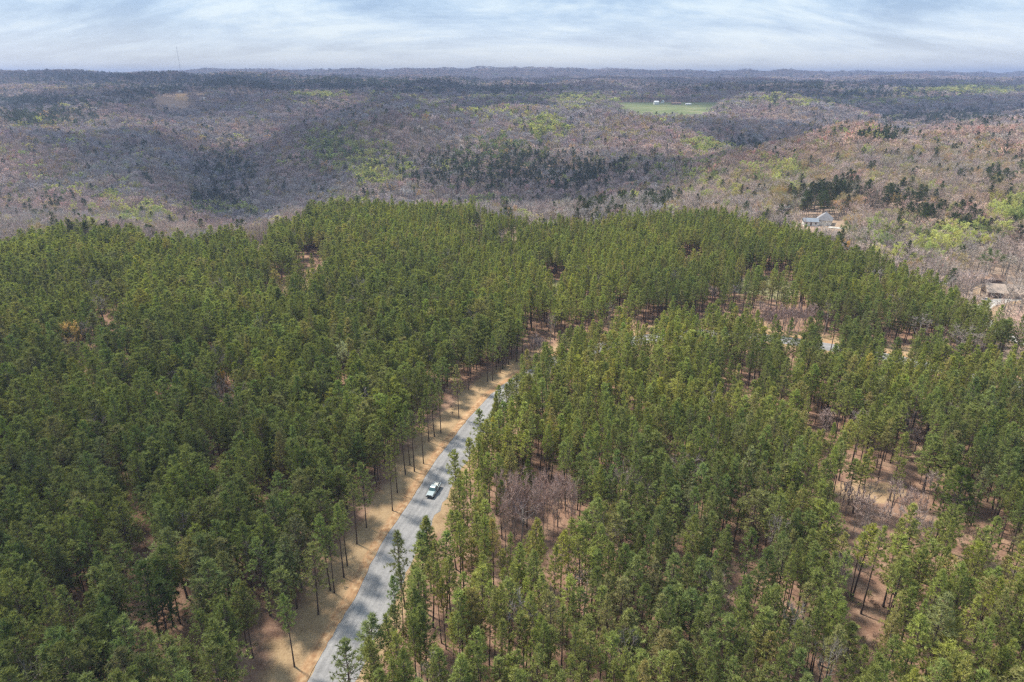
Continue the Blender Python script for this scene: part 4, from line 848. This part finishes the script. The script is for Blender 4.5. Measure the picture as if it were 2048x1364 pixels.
FARB = [(1312,209,13,11,6.5,3,M_WHITEROOF,M_WALL,5,'white two storey farmhouse at the back of the green field','house','house'), (1325,206,9,8,4,3.4,M_PALEROOF,M_WALL,60,'small white building just right of the farmhouse on the green field','shed','shed'), (1352,209,26,10,3.2,2.2,M_BROWNROOF,M_BROWNWALL,3,'long dark barn right of the farmhouse along the green field','barn','barn'), (1376,210,15,8,3,1.5,M_WHITEROOF,M_WALL,0,'white shed at the right hand end of the barn','shed','shed'),
 (187,220,20,12,3.5,2.6,M_WHITEROOF,M_WALL,8,'bright white roofed house alone in the far left woods','house','house'), (236,220,24,8,3,1.6,M_WHITEROOF,M_WALL,0,'long low white building in the far left woods','shed','shed'), (258,221,7,6,3,2,M_WHITEROOF,M_WALL,0,'tiny white hut right of the long low building','shed','shed'), (405,199,24,9,3.4,2,M_WHITEROOF,M_WALL,4,'white shed at the right end of the pale tan field','shed','shed'),
 (361,185,15,10,3.4,2.4,M_WHITEROOF,M_WALL,0,'white roof above the pale tan field','house','house'), (581,216,14,10,3.4,3,M_WHITEROOF,M_WALL,-20,'white house, leftmost of the far hamlet left of centre','house','house'), (612,214,16,9,3,2,M_PALEROOF,M_WALL,10,'pale roofed house in the middle of the far hamlet','house','house'), (657,203,10,8,6,3,M_PALEROOF,M_WALL,0,'tall narrow white house in the far hamlet','house','house'),
 (695,207,18,10,3.2,2.6,M_GREYROOF,M_WALL,-14,'grey roofed white house, right of the tall narrow one','house','house'), (757,190,13,9,3.6,3,M_WHITEROOF,M_WALL,20,'white gabled house among trees beyond the hamlet','house','house'), (1868,208,17,10,3,2.6,M_REDROOF,M_BROWNWALL,0,'red roofed house in the far right woods','house','house'), (1900,211,17,11,3.6,3.6,M_TANROOF,M_BROWNWALL,-18,'brown roofed house right of the red roofed one','house','house'),
 (1990,211,24,9,3,1.8,M_WHITEROOF,M_WALL,0,'long white roofed shed in the far right clearing','shed','shed'), (2014,210,13,8,3,2,M_PALEROOF,M_WALL,12,'pale roofed shed right of the long white one','shed','shed'), (1820,195,15,9,3,2.4,M_WHITEROOF,M_WALL,0,'small pale house in the far right woods left of the red roof','house','house')]
FAR_SPOTS = []
for a in FARB:
    q = far_b(*a[:10], a[10], a[11]); FAR_SPOTS.append(q)
def lattice(loc, h, r0, r1, label, guyed=False):
    t = empty('radio_mast', loc); tag(t, label, 'mast')
    leg = [(math.cos(a), math.sin(a)) for a in (.5, 2.6, 4.7)]
    for cx, cy in leg: MB().tube((cx*r0, cy*r0, -2), (cx*r1, cy*r1, h), .13, .10, 5).build('leg', M_STEEL, t)
    m = MB(); n = int(h/5)
    for k in range(n):
        za, zb = h*k/n, h*(k+1)/n
        for i in range(3):
            (ax, ay), (bx, by) = leg[i], leg[(i+1) % 3]; ra = r0 + (r1-r0)*k/n; rb = r0 + (r1-r0)*(k+1)/n
            m.tube((ax*ra, ay*ra, za), (bx*rb, by*rb, zb), .05, .05, 4)
    m.build('bracing', M_STEEL, t)
    if guyed:
        w = MB()
        for a in (.5, 2.6, 4.7):
            for f in (.5, .95): w.tube((0, 0, h*f), (math.cos(a)*h*.55, math.sin(a)*h*.55, 0), .05, .05, 3)
        w.build('guy_wire', M_STEEL, t)
    else:
        MB().box(-1.6, 1.6, -1.6, 1.6, h*.80, h*.80 + 2.4).box(-1.3, 1.3, -1.3, 1.3, h*.62, h*.62 + 2.0).build('antenna', M_STEEL, t)
for (px, D_, h, r0, r1, lab, gy) in ((108, 3900, 44, 3.4, 1.2, 'short lattice radio mast on the skyline at far left', False), (362, 2600, 149, 1.0, 1.0, 'tall thin guyed radio mast rising above the left skyline', True)):
    xx = (px - 1024)/F*(D_*CP); lattice((xx, D_, tz(xx, D_)), h, r0, r1, lab, gy)

# ------------------------------------------------------------------ unseen clouds, added out of view to cast patches of shade over the woods
def mat_shade_cloud():
    m, N, L = new_mat('shade cloud'); o = N.new('ShaderNodeOutputMaterial'); tc = N.new('ShaderNodeTexCoord'); sp = N.new('ShaderNodeSeparateXYZ'); L.new(tc.outputs['Object'], sp.inputs[0])
    def math_(op, a, b, c=None):
        n = N.new('ShaderNodeMath'); n.operation = op; n.use_clamp = False
        for i, v in enumerate((a, b, c)):
            if v is None: continue
            if isinstance(v, (int, float)): n.inputs[i].default_value = v
            else: L.new(v, n.inputs[i])
        return n.outputs[0]
    r2 = math_('ADD', math_('MULTIPLY', sp.outputs[0], sp.outputs[0]), math_('MULTIPLY', sp.outputs[1], sp.outputs[1]))
    no = N.new('ShaderNodeTexNoise'); no.inputs['Scale'].default_value = 1.6; no.inputs['Detail'].default_value = 5; L.new(tc.outputs['Object'], no.inputs[0])
    mr = N.new('ShaderNodeMapRange'); mr.interpolation_type = 'SMOOTHSTEP'; L.new(math_('ADD', r2, math_('MULTIPLY', math_('SUBTRACT', no.outputs[0], .5), 1.3)), mr.inputs[0])
    mr.inputs[1].default_value = .95; mr.inputs[2].default_value = .25; mr.inputs[3].default_value = 0; mr.inputs[4].default_value = .45
    oi = N.new('ShaderNodeObjectInfo'); a = math_('MULTIPLY', mr.outputs[0], oi.outputs['Alpha'])
    t = N.new('ShaderNodeBsdfTransparent'); d = N.new('ShaderNodeBsdfDiffuse'); d.inputs[0].default_value = (.85,.85,.86,1); ms = N.new('ShaderNodeMixShader')
    L.new(a, ms.inputs[0]); L.new(t.outputs[0], ms.inputs[1]); L.new(d.outputs[0], ms.inputs[2]); L.new(ms.outputs[0], o.inputs[0]); return m
M_SHADE_CLOUD = mat_shade_cloud()
def cloud(gx, gy, rx, ry, alpha, alt=750.0, seed=1):
    nu, nv = 48, 24; V = []
    for j in range(nv + 1):
        for i in range(nu):
            th = math.pi*j/nv; ph = 2*math.pi*i/nu; V.append((math.sin(th)*math.cos(ph), math.sin(th)*math.sin(ph), math.cos(th)))
    V = np.array(V); b = 1 + .5*(fbm(V[:, 0]*2.2 + seed*7, V[:, 1]*2.2 + V[:, 2]*1.3, seed, 3) - .5); V = V*b[:, None]
    f = [(j*nu + i, (j+1)*nu + i, (j+1)*nu + (i+1) % nu, j*nu + (i+1) % nu) for j in range(nv) for i in range(nu)]
    o = link('cloud', np_mesh('cloud', V, np.array(f), [M_SHADE_CLOUD], smooth=True)); o.scale = (rx, ry, 55); o.color = (1, 1, 1, alpha)
    k = alt/TO_SUN[2]; o.location = (gx + TO_SUN[0]*k, gy + TO_SUN[1]*k, alt); tag(o, kind='structure')
SHADE_CLOUDS = [(-150,135,145,90,.75,650),(170,55,120,50,.5,650),(-400,1150,400,400,1.8,800),(-160,1750,500,380,1.7,900),(130,830,300,120,1.7,750),(560,1300,420,170,1.5,850),(1100,2100,900,420,1.6,950),(-300,2700,1300,560,1.5,1000),(-2300,3500,1500,900,1.5,1150),(1900,3500,1500,800,1.5,1150),(200,4500,1900,800,1.5,1150),(-1000,2000,500,400,1.4,950),(-2000,6800,5200,1300,.7,1400),(4200,7000,3600,1300,.7,1400)]
for i, a in enumerate(SHADE_CLOUDS): cloud(*a, seed=i + 2)

# ------------------------------------------------------------------ the air
HAZE_DENSITY, HAZE_COL = 1.25e-4, (.45, .56, .88)
def haze():
    o = MB().box(-26000, 26000, -400, 15700, -150, 190).build('haze', None)
    m, N, L = new_mat('haze'); out = N.new('ShaderNodeOutputMaterial'); v = N.new('ShaderNodeVolumePrincipled')
    v.inputs['Color'].default_value = HAZE_COL + (1,); v.inputs['Density'].default_value = HAZE_DENSITY; v.inputs['Anisotropy'].default_value = .2
    L.new(v.outputs[0], out.inputs['Volume']); o.data.materials.clear(); o.data.materials.append(m); tag(o, kind='stuff', label='thin blue air haze over the far woods', cat='haze')
haze()
